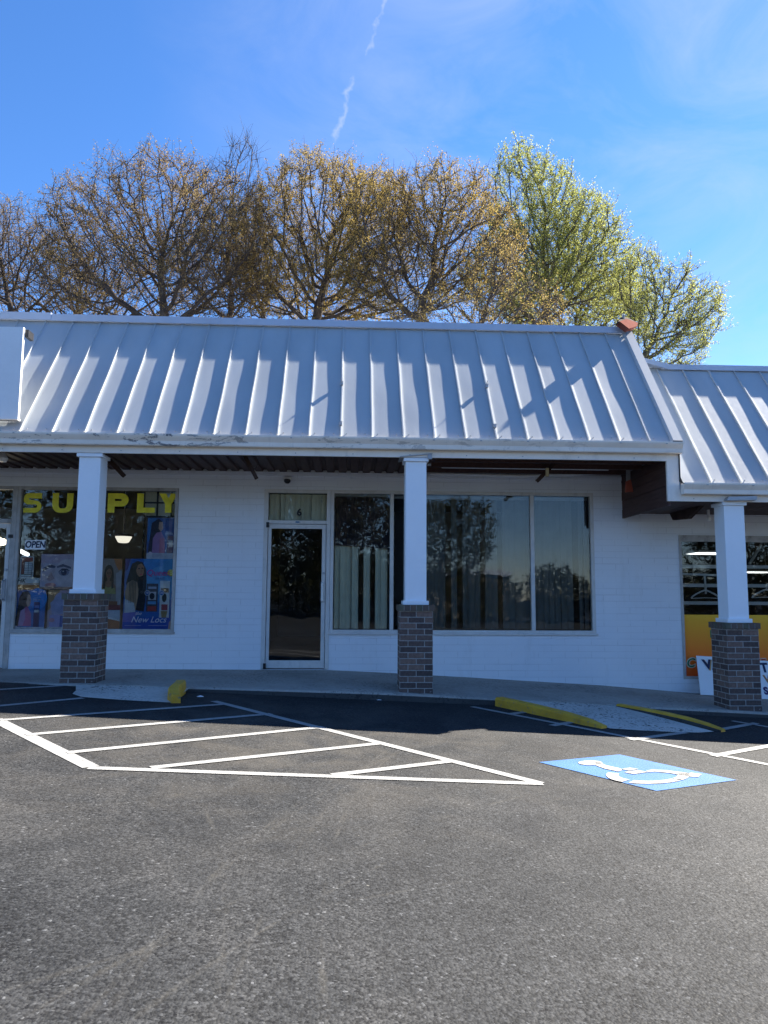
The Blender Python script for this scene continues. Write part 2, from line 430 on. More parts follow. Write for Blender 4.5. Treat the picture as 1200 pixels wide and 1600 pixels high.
# an old contrail
d1, d2 = ndir(600, -10), ndir(508, 250)
pn = np.cross(d1, d2); pn /= np.linalg.norm(pn)
warp = k.math('MULTIPLY', k.math('SUBTRACT', k.noise(D, 11, 5, .65), .5), .06)
pd = k.math('ABSOLUTE', k.math('ADD', dot(D, pn), warp))
con = k.math('SUBTRACT', 1, k.math('DIVIDE', pd, .0065), clamp=True)
mid = ndir(555, 120)
con = k.math('MULTIPLY', con, k.ramp(dot(D, mid), [(.982, 0.), (.992, 1.)]))
con = k.math('MULTIPLY', con, k.ramp(k.noise(D, 17, 5, .7), [(.36, 0.), (.60, .46)]))
cl = k.math('MAXIMUM', cir, con)
hs = k.n('ShaderNodeHueSaturation'); hs.inputs['Saturation'].default_value = 1.17; k.l(k.mix(1.0, sky.outputs[0], (.96, .935, 1.0), 'MULTIPLY'), hs.inputs['Color'])
skyc = k.mix(cl, hs.outputs[0], (2.6, 2.9, 3.5))
bg = k.n('ShaderNodeBackground'); bg.inputs[1].default_value = .064; k.l(skyc, bg.inputs[0])
wo = k.n('ShaderNodeOutputWorld'); k.l(bg.outputs[0], wo.inputs[0])

sl = bpy.data.lights.new('sun', 'SUN'); sl.energy = 5.0; sl.angle = RAD(.5); sl.color = (1, .93, .82)
so = bpy.data.objects.new('sun', sl); COL.objects.link(so)
sd = Vector((math.sin(RAD(SUN_AZ))*math.cos(RAD(SUN_EL)), math.cos(RAD(SUN_AZ))*math.cos(RAD(SUN_EL)), math.sin(RAD(SUN_EL))))
so.rotation_euler = sd.to_track_quat('Z', 'Y').to_euler(); so.location = (20, 10, 30)

# ------------------------------------------------------------------ ground
b = MB()
xs = [-400, -60, -20, -10, -6, -4, -2, 0, 2, 4, 6, 10, 20, 60, 400]
ys = [-400, -60, -20, -8, -2, 1, 3, 5, 7, 8.2, 9.42]
def lot(x, y):                  # the lot's cross fall eases out to level ground far away
    xx = max(-9, min(9, x)); yy = max(-6, min(14, y)); return GC+GA*xx+GB*yy
for i in range(len(xs)-1):
    for j in range(len(ys)-1):
        q = [(xs[i], ys[j]), (xs[i+1], ys[j]), (xs[i+1], ys[j+1]), (xs[i], ys[j+1])]
        b.face([(x, y, lot(x, y)) for x, y in q], ASPHALT)
tag(b.build('parking_lot'), kind='structure')
SOIL = mat_concrete('bare_soil', (.10, .085, .06), .4)
b = MB()
for (x0, x1, y0, y1) in ((-400, -14, 9.42, 400), (14, 400, 9.42, 400), (-14, 14, 20, 400)):
    b.face([(x0, y0, lot(x0, 9.42)-.02), (x1, y0, lot(x1, 9.42)-.02), (x1, y1, lot(x1, 9.42)-.02), (x0, y1, lot(x0, 9.42)-.02)], SOIL)
tag(b.build('ground'), kind='structure')

# sidewalk: profile along the shop front (x, height at wall, height at front edge), relative to the eye
WP = [(-14, -1.09, -1.085), (-6, -1.10, -1.092), (-3.3, -1.104, -1.10), (-1.5, -1.108, -1.145), (-.3, -1.11, -1.18), (.3, -1.135, -1.198), (.85, -1.163, -1.222), (1.8, -1.215, -1.27), (3.8, -1.33, -1.375), (5.2, -1.444, -1.445), (8, -1.60, -1.60), (14, -1.75, -1.75)]
WX = [p[0] for p in WP]
def walk(x, y):
    a = float(np.interp(x, WX, [p[1] for p in WP])); c = float(np.interp(x, WX, [p[2] for p in WP]))
    t = (y-9.36)/(11.3-9.36); return Z(c+(a-c)*t)
b = MB()
st = sorted(set(WX+[i*.5 for i in range(-14, 17)]))
for i in range(len(st)-1):
    xa, xb = st[i], st[i+1]
    for ya, yb in ((9.39, 10.3), (10.3, 11.5)):
        b.face([(xa, ya, walk(xa, ya)), (xb, ya, walk(xb, ya)), (xb, yb, walk(xb, yb)), (xa, yb, walk(xa, yb))], WALK)
    # rounded nose and curb face
    na = walk(xa, 9.36)-.004; nb = walk(xb, 9.36)-.004
    b.face([(xa, 9.36, na-.018), (xb, 9.36, nb-.018), (xb, 9.39, walk(xb, 9.39)), (xa, 9.39, walk(xa, 9.39))], WALK)
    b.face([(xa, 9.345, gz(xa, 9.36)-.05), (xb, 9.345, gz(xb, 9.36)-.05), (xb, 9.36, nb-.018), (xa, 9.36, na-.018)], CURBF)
tag(b.build('sidewalk'), kind='structure')
# walk joints: shallow saw cuts are left to the concrete; expansion crack by the middle pier
b = MB()
pts = [(.86, 9.50), (.875, 9.44), (.91, 9.40), (.93, 9.365)]
for p, q in zip(pts, pts[1:]):
    b.face([(p[0]-.006, p[1], walk(*p)+.004), (q[0]-.006, q[1], walk(*q)+.004), (q[0]+.006, q[1], walk(*q)+.004), (p[0]+.006, p[1], walk(*p)+.004)], BLACK)
tag(b.build('sidewalk_crack'), kind='structure')

# curb ramps (concrete tongues that run from the walk down to the lot)
def ramp_obj(outline, label):
    """outline: (x, y) polygon, back edge first; height falls from walk level at y=9.36 to the lot at its front"""
    b = MB(); n = 26
    xs_ = np.linspace(0, 1, n)
    back, front = outline
    def P(s_, t_):
        bx = np.interp(s_, np.linspace(0, 1, len(back)), [p[0] for p in back]); by = np.interp(s_, np.linspace(0, 1, len(back)), [p[1] for p in back])
        fx = np.interp(s_, np.linspace(0, 1, len(front)), [p[0] for p in front]); fy = np.interp(s_, np.linspace(0, 1, len(front)), [p[1] for p in front])
        x = bx+(fx-bx)*t_; y = by+(fy-by)*t_
        top = walk(x, 9.37)-.006; low = gz(x, y)+.006
        z = top+(low-top)*min(1, max(0, t_))**1.05
        return (x, y, max(z, gz(x, y)+.006))
    for i in range(n-1):
        for j in range(8):
            b.face([P(xs_[i], (j+1)/8), P(xs_[i+1], (j+1)/8), P(xs_[i+1], j/8), P(xs_[i], j/8)], RAMP)
    o = b.build('curb_ramp'); tag(o, kind='structure'); return o
ramp_obj(([(-3.30, 9.355), (-2.6, 9.355), (-1.93, 9.355)], [(-3.17, 9.0), (-3.12, 8.75), (-2.95, 8.56), (-2.5, 8.48), (-1.95, 8.45)]), '')
ramp_obj(([(1.93, 9.355), (2.6, 9.355), (3.32, 9.355)], [(2.80, 8.06), (3.1, 8.03), (3.4, 8.02), (3.75, 8.05), (3.98, 8.16)]), '')

# ------------------------------------------------------------------ painted markings
LIFT = .004
def stripe(b, p, q, wd, mat, lift=LIFT, wd2=None):
    p = Vector((*p, 0)); q = Vector((*q, 0)); d = (q-p).normalized(); n = Vector((-d.y, d.x, 0)); L = (q-p).length; m_ = max(1, int(L/.5))
    wd2 = wd if wd2 is None else wd2
    for i in range(m_):
        a = p+d*(L*i/m_); c = p+d*(L*(i+1)/m_); wa = (wd+(wd2-wd)*i/m_)/2; wc = (wd+(wd2-wd)*(i+1)/m_)/2
        b.face([(v.x, v.y, gz(v.x, v.y)+lift) for v in (a-n*wa, c-n*wc, c+n*wc, a+n*wa)], mat)
def gs(b, u0, v0, u1, v1, wd=.10, lift=LIFT): stripe(b, gnd(u0, v0), gnd(u1, v1), wd, LINE, lift)
b = MB()
gs(b, -8, 1124, 142, 1199, .125)
tag(b.build('parking_line'), kind='structure')
b = MB(); gs(b, 334, 1096, 846, 1225, .095, .0048); tag(b.build('parking_line'), kind='structure')
b = MB(); gs(b, 138, 1200.5, 848, 1225.5, .085, .0056); tag(b.build('parking_line'), kind='structure')
for q in ((104, 1177, 505, 1136.5), (40, 1149, 424, 1116), (236, 1200.5, 596, 1162), (0, 1126, 350, 1101), (520, 1212, 706, 1190)):
    b = MB(); gs(b, *q, .085, .0062); tag(b.build('hatch_line'), kind='structure')
for q in ((-20, 1079, 107, 1071), (-20, 1105, 130, 1091)):
    b = MB(); gs(b, *q, .085); tag(b.build('hatch_line'), kind='structure')
b = MB(); gs(b, 737, 1104.5, 1230, 1201, .085, .0048); tag(b.build('parking_line'), kind='structure')
for q in ((795, 1116.5, 826, 1112.5), (862, 1134.5, 897, 1128.5), (985, 1156.5, 1071, 1145), (1114, 1182, 1230, 1161), (1118, 1142, 1182, 1130.5), (1144, 1127, 1230, 1141.5)):
    b = MB(); gs(b, *q, .085, .0062); tag(b.build('hatch_line'), kind='structure')

# accessible-bay symbol
P0, P1, P2, P3 = [Vector((*gnd(*p), 0)) for p in ((842, 1191.5), (968, 1179.5), (1151, 1219.5), (1026, 1236.5))]
def sq(s, t):      # s along P0->P3 edge side, t along P0->P1; unit square to lot
    a = P0.lerp(P3, s); c = P1.lerp(P2, s); return a.lerp(c, t)
root = empty('accessible_parking_symbol')
b = MB()
for i in range(4):
    for j in range(4):
        b.face([(v.x, v.y, gz(v.x, v.y)+.004) for v in (sq(i/4, j/4), sq((i+1)/4, j/4), sq((i+1)/4, (j+1)/4), sq(i/4, (j+1)/4))], BLUE)
b.build('painted_square', root)
def dec(q):        # pixel of the figure -> lot
    x, y = gnd(*q); return (x, y, gz(x, y)+.0085)
zz = lambda x, y: (830+x*370/1200, 1160+y*90/292)
b = MB()
def blob(pts): b.face([dec(zz(*p)) for p in pts], LINE)
# head + back
head = [(300+62*math.cos(t), 108+12*math.sin(t)) for t in np.linspace(0, 2*math.pi, 22)[:-1]]
blob(head)
blob([(318, 100), (350, 106), (378, 120), (452, 136), (462, 146), (440, 152), (372, 138), (330, 122)])
blob([(455, 140), (500, 132), (545, 140), (496, 148)])
blob([(470, 156), (540, 145), (595, 155), (520, 166)])
blob([(582, 149), (612, 142), (690, 146), (800, 160), (812, 158), (866, 166), (845, 181), (790, 177), (700, 160), (628, 153), (596, 156)])
def wheel(t0, t1, n=14):
    c = (592, 170); R_ = (212, 45); r_ = (150, 30)
    for i in range(n):
        a = t0+(t1-t0)*i/n; d = t0+(t1-t0)*(i+1)/n
        b.face([dec(zz(c[0]+R_[0]*math.cos(x), c[1]+R_[1]*math.sin(x))) for x in (a, d)]+[dec(zz(c[0]+r_[0]*math.cos(x), c[1]+r_[1]*math.sin(x))) for x in (d, a)], LINE)
wheel(RAD(196), RAD(128)); wheel(RAD(118), RAD(38)); wheel(RAD(34), RAD(-14))
b.build('wheelchair_figure', root)
rebase(root, (2.33, 6.14, gz(2.33, 6.14)))
tag(root, 'blue painted square with white wheelchair figure on the asphalt', 'parking symbol')

# yellow ramp curbs
def curb_run(path, hts, wd, top, side, label, back_side=None):
    """kerb with a rounded, tapering body following path [(x,y)], height hts above the lot"""
    b = MB(); n = len(path); rings = []
    for i, (p, h) in enumerate(zip(path, hts)):
        a = Vector((*path[max(i-1, 0)], 0)); c = Vector((*path[min(i+1, n-1)], 0)); d = (c-a).normalized(); nn = Vector((-d.y, d.x, 0)); o = Vector((*p, 0))
        g = gz(*p); ws = wd if i < n-1 else wd*.75
        prof = [(-.5, -.03), (-.47, h*.78), (-.36, h), (.36, h), (.47, h*.78), (.5, -.03)]
        rings.append([(o.x+nn.x*ws*q, o.y+nn.y*ws*q, g+z) for q, z in prof])
    for i in range(n-1):
        for j in range(5):
            mt = top if j in (1, 2, 3) else (side if j == 0 else (back_side or side))
            b.face([rings[i][j], rings[i+1][j], rings[i+1][j+1], rings[i][j+1]], mt)
    b.face(rings[0], top); b.face(list(reversed(rings[-1])), top)
    o = b.build('ramp_curb', bevel=.008)
    return tag(o, label, 'curb', 'yellow curbs beside the ramps')
curb_run([(1.86, 9.36), (2.02, 9.12), (2.22, 8.83), (2.45, 8.50), (2.62, 8.25), (2.74, 8.08)], [.108, .108, .102, .088, .065, .028], .14, YEL, YEL,
         'yellow painted curb with bright yellow sides nearest the blue wheelchair square')
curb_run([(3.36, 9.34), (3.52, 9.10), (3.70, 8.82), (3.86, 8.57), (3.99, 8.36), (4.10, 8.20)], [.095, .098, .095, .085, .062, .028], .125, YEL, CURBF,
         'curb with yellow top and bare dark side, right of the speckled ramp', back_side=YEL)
sx = lambda u, v, y: (at(u, v, y)[0], y)
curb_run([sx(282, 1075, 9.37), sx(281, 1078, 9.2), sx(277, 1082, 9.0), sx(271, 1087, 8.8), sx(271, 1092, 8.62), sx(275, 1096, 8.46)], [.135, .14, .14, .13, .115, .085], .135, YEL, YEL,
         'short bent yellow curb stub beside the dull concrete ramp by the brick pier')

# ------------------------------------------------------------------ main building
YW = 11.24                       # outer wall face
main = empty('shop_building')
# wall, as butted blocks around the openings (thickness .2)
YB = YW+.20
B0 = Z(-1.62)
ZS, ZH = Z(-.57), Z(1.575)       # sill and head
wl = MB()
TOPW = Z(3.9)
wl.box(-14, -6.4, YW, YB, B0, ZH, WBRICK)
wl.box(-6.4, -5.02, YW, YB, B0, Z(-1.105), WBRICK)     # under the left door
wl.box(-5.02, -2.585, YW, YB, B0, ZS, WBRICK)
wl.box(-2.585, -1.305, YW, YB, B0, ZH, WBRICK)
wl.box(-1.305, -.305, YW, YB, B0, Z(-1.105), WBRICK)
wl.box(-.305, 3.725, YW, YB, B0, ZS, WBRICK)
wl.box(3.725, 4.26, YW, YB, B0, ZH, WBRICK)
wl.box(-14, 4.26, YW, YB, ZH, TOPW, WBRICK)
wl.build('wall', main)
# shell behind: sides, back, flat roof, floor, party walls
sh = MB()
sh.box(-14, -13.8, YB, 20, B0, TOPW, WBRICK); sh.box(4.05, 4.25, YB, 20, B0, TOPW, DARKI); sh.box(-13.8, 4.05, 19.8, 20, B0, TOPW, WBRICK)
sh.box(-1.98, -1.86, YB, 19.8, Z(-1.09), Z(2.2), DARKI)
sh.build('rear_wall', main)
MB().box(-13.8, 4.05, YB, 19.8, B0, Z(-1.10), DARKI).build('floor', main)
MB().box(-13.8, 4.05, YB, 19.8, Z(2.2), Z(2.3), DARKI).build('ceiling', main)
fr = MB().box(-14, 4.25, 11.45, 20, TOPW, Z(4.0), CAPM); fr.build('flat_roof', main)

S = .4064; X0 = -4.207
def standing_seam(x_lo, x_hi, yb, zb, yt, zt, ofs, seed, parent, hs=.0245):
    """one mansard slope: pans with turned-up, slightly wavy edges and raised ribs"""
    rng = np.random.RandomState(seed)
    L = math.hypot(yt-yb, zt-zb); du = np.array([0, (yt-yb)/L, (zt-zb)/L]); nn = np.array([0, -(zt-zb)/L, (yt-yb)/L])
    ks = [ofs+i*S for i in range(-40, 60) if x_lo-1e-6 <= ofs+i*S <= x_hi+1e-6]
    edges = sorted(set([x_lo]+ks+[x_hi])); rows = 36
    b = MB(); ts = np.linspace(0, 1, rows)
    for a, c in zip(edges, edges[1:]):
        if c-a < .03: continue
        wv = rng.uniform(-1, 1, (5, 3)); ph = rng.uniform(0, 6.28, 5); amp = rng.uniform(.4, 1)
        rib0 = a > x_lo+1e-6; rib1 = c < x_hi-1e-6
        fr_ = [0, .012, .03, .055, .10, .18, .3, .42, .55, .68, .80, .90, .955, .985, 1]
        prof = []
        for f in fr_:
            x = a+(c-a)*f
            e0 = (x-a); e1 = (c-x)
            up = 0.
            if rib0 and e0 < .05: up = max(up, .008*(1-e0/.05)**2)
            prof.append((x, up, f))
        grid = []
        for t in ts:
            row = []
            for x, up, f in prof:
                bow = math.sin(math.pi*f)*(.0013*amp*math.sin(2.2*math.pi*t*(1+.5*wv[0, 0])+ph[0])+.0008*wv[1, 1]*math.sin(5*t*math.pi+ph[1])+.0012*wv[2, 2])
                p = np.array([x, yb, zb])+du*(L*t)+nn*(up+bow)
                row.append(tuple(p))
            grid.append(row)
        base = len(b.v); nc = len(prof)
        for r in grid: b.v += r
        kk = b.mi(ROOFM)
        for i in range(rows-1):
            for j in range(nc-1):
                q = base+i*nc+j; b.f.append((q, q+1, q+nc+1, q+nc)); b.m.append(kk)
    for x in ks:
        if x <= x_lo+.01 or x >= x_hi-.01: continue
        h = hs*(1+rng.uniform(-.05, .05)); ph = rng.uniform(0, 6.28, 3); am = rng.uniform(.3, 1)
        base = len(b.v); kk = b.mi(ROOFM); pr = [(-.0085, 0), (-.0085, h*.985), (-.0075, h), (.0075, h), (.0085, h*.985), (.0085, 0)]
        for t in ts:
            wob = .0025*am*math.sin(7*t+ph[0])+.0018*math.sin(15*t+ph[1]); hw = 1+.05*math.sin(9*t+ph[2])*am
            for dx, dz in pr:
                b.v.append(tuple(np.array([x+dx+wob*(dz/h), yb, zb])+du*(L*t)+nn*(dz*hw)))
        for i in range(rows-1):
            for j in range(5):
                q = base+i*6+j; b.f.append((q, q+1, q+7, q+6)); b.m.append(kk)
        b.f.append(tuple(base+j for j in range(6))); b.m.append(kk)
    # screw heads near the eave
    for a in ks:
        for fx in (.18, .78):
            x = a+S*fx
            if x > x_hi-.05: continue
            p = np.array([x, yb, zb])+du*.06
            b.box(p[0]-.006, p[0]+.006, p[1]-.010, p[1], p[2]-.004, p[2]+.008, STEEL)
    o = b.build('roof_panel', parent, smooth=False)
    return o
RB_Y, RB_Z, RT_Y, RT_Z = 9.49, Z(2.025), 11.09, Z(4.075)
standing_seam(-9.0, 4.325, RB_Y, RB_Z, RT_Y, RT_Z, X0, 3, main)
# rake trim at the right end of the slope
L_ = math.hypot(RT_Y-RB_Y, RT_Z-RB_Z); DU = Vector((0, (RT_Y-RB_Y)/L_, (RT_Z-RB_Z)/L_)); NN = Vector((0, -DU.z, DU.y))
def slope_pt(x, t, n, yb=RB_Y, zb=RB_Z): return tuple(Vector((x, yb, zb))+DU*(L_*t)+NN*n)
b = MB()
x0, x1 = 4.20, 4.345
b.face([slope_pt(x0, -.01, .006), slope_pt(x0, 1, .006), slope_pt(x0+.02, 1, .05), slope_pt(x0+.02, -.01, .05)], ROOFM)
b.face([slope_pt(x0+.02, -.01, .05), slope_pt(x0+.02, 1, .05), slope_pt(x1, 1, .05), slope_pt(x1, -.01, .05)], ROOFM)
b.face([slope_pt(x1, -.01, .05), slope_pt(x1, 1, .05), slope_pt(x1, 1, -.13), slope_pt(x1, -.01, -.13)], ROOFM)
b.face([slope_pt(x0+.0, -.01, -.01), slope_pt(x0+.02, -.01, .05), slope_pt(x1, -.01, .05), slope_pt(x1, -.01, -.13)], BLACK)
b.build('rake_trim', main)
# ridge cap in two lengths
b = MB()
b.extr([(11.02, Z(4.062)), (11.035, Z(4.06)), (11.05, Z(4.13)), (11.5, Z(4.13)), (11.5, Z(4.172)), (11.03, Z(4.168))], 'x', -4.53, 4.28, CAPM)
b.extr([(11.01, Z(4.066)), (11.025, Z(4.064)), (11.04, Z(4.134)), (11.5, Z(4.134)), (11.5, Z(4.186)), (11.018, Z(4.182))], 'x', -9.0, -4.53, CAPM)
b.build('ridge_cap', main)
# gable cheek above the lower roof
b = MB()
b.face([(4.318, RB_Y+.02, RB_Z-.02), (4.318, RT_Y, RT_Z-.02), (4.318, 11.5, RT_Z-.02), (4.318, 11.5, Z(1.4)), (4.318, RB_Y+.02, Z(1.4))], CAPM)
b.build('gable_cheek', main)
# gutter (K profile), fascia, soffit
def gutter(x0, x1, zt, parent, yb=9.52):
    prof = [(yb, zt), (yb, zt-.145), (yb-.075, zt-.145), (yb-.082, zt-.135), (yb-.085, zt-.085), (yb-.11, zt-.045), (yb-.122, zt-.02), (yb-.122, zt), (yb-.108, zt+.002), (yb-.108, zt-.012), (yb-.012, zt-.012), (yb-.012, zt)]
    b = MB(); b.extr(prof, 'x', x0, x1, GUT)
    for x in np.arange(x0+.3, x1, .61):       # hidden hangers show as small rivets
        b.box(x-.012, x+.012, yb-.13, yb-.12, zt-.034, zt-.024, STEEL)
    return b.build('gutter', parent)
gutter(-9.0, 4.335, Z(2.012), main)
b = MB()
b.box(-9, 4.155, 9.525, 9.56, Z(1.777), Z(2.0), TRIM)
b.box(4.155, 4.315, 9.523, 9.562, Z(1.245), Z(2.0), TRIM)
for x in np.arange(-5.9, 4.1, .74):
    b.tube([(x, 9.526, Z(1.81)), (x, 9.518, Z(1.81))], .007, STEEL, 6)
b.build('fascia', main)
b = MB()
b.box(4.316, 4.325, 9.50, 9.53, Z(1.50), Z(1.90), BLACK)
b.build('downspout_edge', main)
# soffit: ribbed brown metal decking running front to back
b = MB(); prof = []
x = -9.0
zs = Z(1.845)
while x < .95:
    prof += [(x, zs), (x+.10, zs), (x+.115, zs+.03), (x+.165, zs+.03)]; x += .18
prof2 = prof+[(x, zs), (x, zs+.08), (-9.0, zs+.08)]
b.extr(prof2, 'y', 9.56, YW-.002, SOFF)
b.box(x, 4.16, 9.56, YW-.002, Z(1.865), Z(1.94), SOFF)
for yy in (9.9, 10.35, 10.8):
    b.box(x+.05, 4.15, yy, yy+.045, Z(1.80), Z(1.865), SOFF)
b.build('soffit', main)
MB().box(-9.0, 4.17, YW-.035, YW-.001, Z(1.775), Z(1.838), WBRICK).build('wall_batten', main)
# planked cheek where the canopy steps down
b = MB()
for i in range(5):
    z0 = Z(1.19)+i*.135
    b.box(4.175+(i % 2)*.004, 4.21, 9.565, YW-.003, z0, z0+.131, SOFF)
b.build('plank_cheek', main)

# columns
def column(xc, zb, zbt, zt, parent, yf=9.48, cap_tilt=0, seed=1):
    e = empty('porch_column'); e.parent = parent
    bw = .418; bx0 = xc-bw/2; yc = yf+bw/2
    bk = MB(); bk.box(-bw/2, bw/2, 0, bw, 0, zbt-zb-.075, BRICK)
    o = bk.build('brick_base', e); o.location = (xc, yf, zb)
    # rowlock course on top, bricks on edge
    rl = MB(); n = 6; wd = (bw+.05)/n
    rng = random.Random(seed)
    for i in range(n):
        for j in range(n):
            if 0 < i < n-1 and 0 < j < n-1: continue
            c = paint('rowlock_brick', (.13+rng.uniform(-.03, .03), .092+rng.uniform(-.02, .02), .08), .85, .25, 14, spec=.2, bumpy=.4) if not hasattr(column, 'rm%d' % ((i*7+j) % 3)) else getattr(column, 'rm%d' % ((i*7+j) % 3))
            setattr(column, 'rm%d' % ((i*7+j) % 3), c)
            a = xc-bw/2-.025+i*wd; q = yf-.025+j*wd
            rl.box(a+.004, a+wd-.004, q+.004, q+wd-.004, zbt-.075+rng.uniform(-.002, .002), zbt, c)
    rl.box(xc-bw/2-.018, xc+bw/2+.018, yf-.018, yf+bw+.018, zbt-.072, zbt-.006, column.mort)
    rl.build('rowlock_course', e)
    sw = .272; y0 = yc-sw/2
    MB().box(xc-sw/2, xc+sw/2, y0, y0+sw, zbt, zt-.045, COLP).build('shaft', e, bevel=.006)
    pl = MB(); pl.box(xc-sw/2-.028, xc+sw/2+.028, y0-.028, y0-.001, zbt, zbt+.052, COLP); pl.box(xc-sw/2-.028, xc+sw/2+.028, y0+sw+.001, y0+sw+.028, zbt, zbt+.052, COLP)
    pl.box(xc-sw/2-.028, xc-sw/2-.001, y0, y0+sw, zbt, zbt+.052, COLP); pl.box(xc+sw/2+.001, xc+sw/2+.028, y0, y0+sw, zbt, zbt+.052, COLP)
    pl.build('plinth', e, bevel=.004)
    MB().box(xc-sw/2-.026, xc+sw/2+.026, y0-.026, y0+sw+.026, zt-.045, zt, COLP).build('capital', e, bevel=.004)
    return e
column.mort = mat_concrete('mortar', (.36, .35, .33), .3)
c1 = column(-3.335, Z(-1.115), Z(-.008), Z(1.772), main, seed=1)
c2 = column(.842, Z(-1.235), Z(-.126), Z(1.772), main, seed=2)
# bent tin flashing over the middle capital
b = MB(); b.hexa([(.63, 9.50, Z(1.776)), (1.05, 9.50, Z(1.822)), (1.05, 9.9, Z(1.822)), (.63, 9.9, Z(1.776)), (.63, 9.50, Z(1.785)), (1.05, 9.50, Z(1.832)), (1.05, 9.9, Z(1.832)), (.63, 9.9, Z(1.785))], STEEL)
b.box(.99, 1.045, 9.50, 9.56, Z(1.755), Z(1.815), STEEL)
b.build('flashing', c2)

# ------------------------------------------------------------------ doors and windows of the main building
def frame_rect(b, x0, x1, z0, z1, wd, y0, y1, mat, sides='lrtb'):
    if 'l' in sides: b.box(x0, x0+wd, y0, y1, z0, z1, mat)
    if 'r' in sides: b.box(x1-wd, x1, y0, y1, z0, z1, mat)
    a = x0+(wd if 'l' in sides else 0); c = x1-(wd if 'r' in sides else 0)
    if 't' in sides: b.box(a, c, y0, y1, z1-wd, z1, mat)
    if 'b' in sides: b.box(a, c, y0, y1, z0, z0+wd, mat)
YF0, YF1 = YW-.012, YW+.09
YG = YW+.035
# vacant shop window (three panes)
wn = empty('window'); wn.parent = main
b = MB(); frame_rect(b, -.30, 3.725, ZS, ZH, .048, YF0, YF1, ALU)
for x in (.625, 2.775): b.box(x-.028, x+.028, YF0+.006, YF1, ZS+.048, ZH-.048, ALU)
b.build('frame', wn, bevel=.003)
MB().box(-.33, 3.75, YW-.03, YW-.002, ZS-.022, ZS+.006, ALU).build('sill', wn, bevel=.003)
for x0, x1 in ((-.252, .597), (.653, 2.747), (2.803, 3.677)):
    MB().box(x0, x1, YG, YG+.006, ZS+.048, ZH-.048, GLASS).build('pane', wn)
# shop door with number 6
dz0 = Z(-1.10)
dr = empty('door'); dr.parent = main
b = MB(); b.box(-1.305, -1.243, YF0, YF1, dz0, ZH, ALU); b.box(-.362, -.303, YF0, YF1, dz0, ZH, ALU)
b.box(-1.243, -.362, YF0, YF1, ZH-.05, ZH, ALU); b.box(-1.243, -.362, YF0, YF1, Z(1.052), Z(1.105), ALU)
b.build('frame', dr, bevel=.003)
b = MB(); lf0, lf1, lz0, lz1 = -1.236, -.369, dz0+.012, Z(1.046)
b.box(lf0, lf0+.048, YW+.005, YW+.05, lz0, lz1, ALU); b.box(lf1-.058, lf1, YW+.005, YW+.05, lz0, lz1, ALU)
b.box(lf0+.048, lf1-.058, YW+.005, YW+.05, lz1-.065, lz1, ALU); b.box(lf0+.048, lf1-.058, YW+.005, YW+.05, lz0, lz0+.115, ALU)
b.build('leaf', dr, bevel=.003)
MB().box(lf0+.048, lf1-.058, YW+.022, YW+.028, lz0+.115, lz1-.065, GLASSD).build('pane', dr)
MB().box(-1.243, -.362, YG, YG+.006, Z(1.105), ZH-.05, GLASS).build('transom_pane', dr)
b = MB(); hx = lf1-.045
b.tube([(hx, YW-.0, Z(-.10)), (hx, YW-.055, Z(-.10)), (hx, YW-.055, Z(.17)), (hx, YW-.0, Z(.17))], .016, WHITEE)
b.box(hx-.034, hx-.014, YW-.004, YW+.003, Z(-.12), Z(.19), BLACK)  # black strip beside the pull stands in for its shadow
b.build('handle', dr)
b = MB(); b.tube([(lf1-.028, YW+.006, Z(.315)), (lf1-.028, YW-.012, Z(.315))], .018, STEEL, 14); b.build('lock', dr)
for zc in (Z(1.03), Z(-1.06)):
    MB().box(lf0-.03, lf0+.012, YW-.022, YW-.012, zc-.035, zc+.045, BLACK).build('hinge', dr)
MB().box(-.83, -.77, YF0-.004, YF0-.001, Z(1.068), Z(1.092), ink((.05, .16, .30))).build('sticker', dr)

def text_mesh(s, size, extrude=.0015, bold=0., shear=0., xs=1., align='CENTER'):
    cu = bpy.data.curves.new('lettering', 'FONT'); cu.body = s; cu.size = size; cu.extrude = extrude; cu.offset = bold; cu.shear = shear
    cu.align_x = align; cu.align_y = 'CENTER'; cu.resolution_u = 4
    o = bpy.data.objects.new('lettering', cu); COL.objects.link(o)
    bpy.context.view_layer.update()
    me = bpy.data.meshes.new_from_object(o.evaluated_get(bpy.context.evaluated_depsgraph_get()))
    COL.objects.unlink(o); bpy.data.objects.remove(o); bpy.data.curves.remove(cu)
    for v in me.vertices: v.co.x *= xs
    return me
def text(name, s, loc, size, mat, parent=None, bold=0., shear=0., xs=1., roll=0., extrude=.0012, align='CENTER', lean=0.):
    me = text_mesh(s, size, extrude, bold, shear, xs, align); me.materials.clear(); me.materials.append(mat); me.name = name
    o = bpy.data.objects.new(name, me); COL.objects.link(o)
    o.rotation_euler = (RAD(90)+lean, roll, 0); o.location = loc
    if parent is not None: o.parent = parent
    return o
INKB = ink((.012, .012, .014))
p = at(467.5, 801, YG-.004)
text('number_plate', '6', p, .145, INKB, dr, bold=.006)
p = at(502.5, 781, YG-.004)
for dzz in (.03, -.025): text('small_numeral', '0', (p[0], p[1], p[2]+dzz), .055, ink((.25, .25, .22)), dr)

# SUPPLY shop window
wn2 = empty('window'); wn2.parent = main
b = MB(); frame_rect(b, -4.945, -2.588, ZS, ZH-.002, .045, YF0, YF1, ALUD)
b.build('frame', wn2, bevel=.003)
MB().box(-4.96, -2.57, YW-.025, YW-.002, ZS-.02, ZS+.006, ALUD).build('sill', wn2)
MB().box(-4.9, -2.633, YG, YG+.006, ZS+.045, ZH-.047, GLASS).build('pane', wn2)
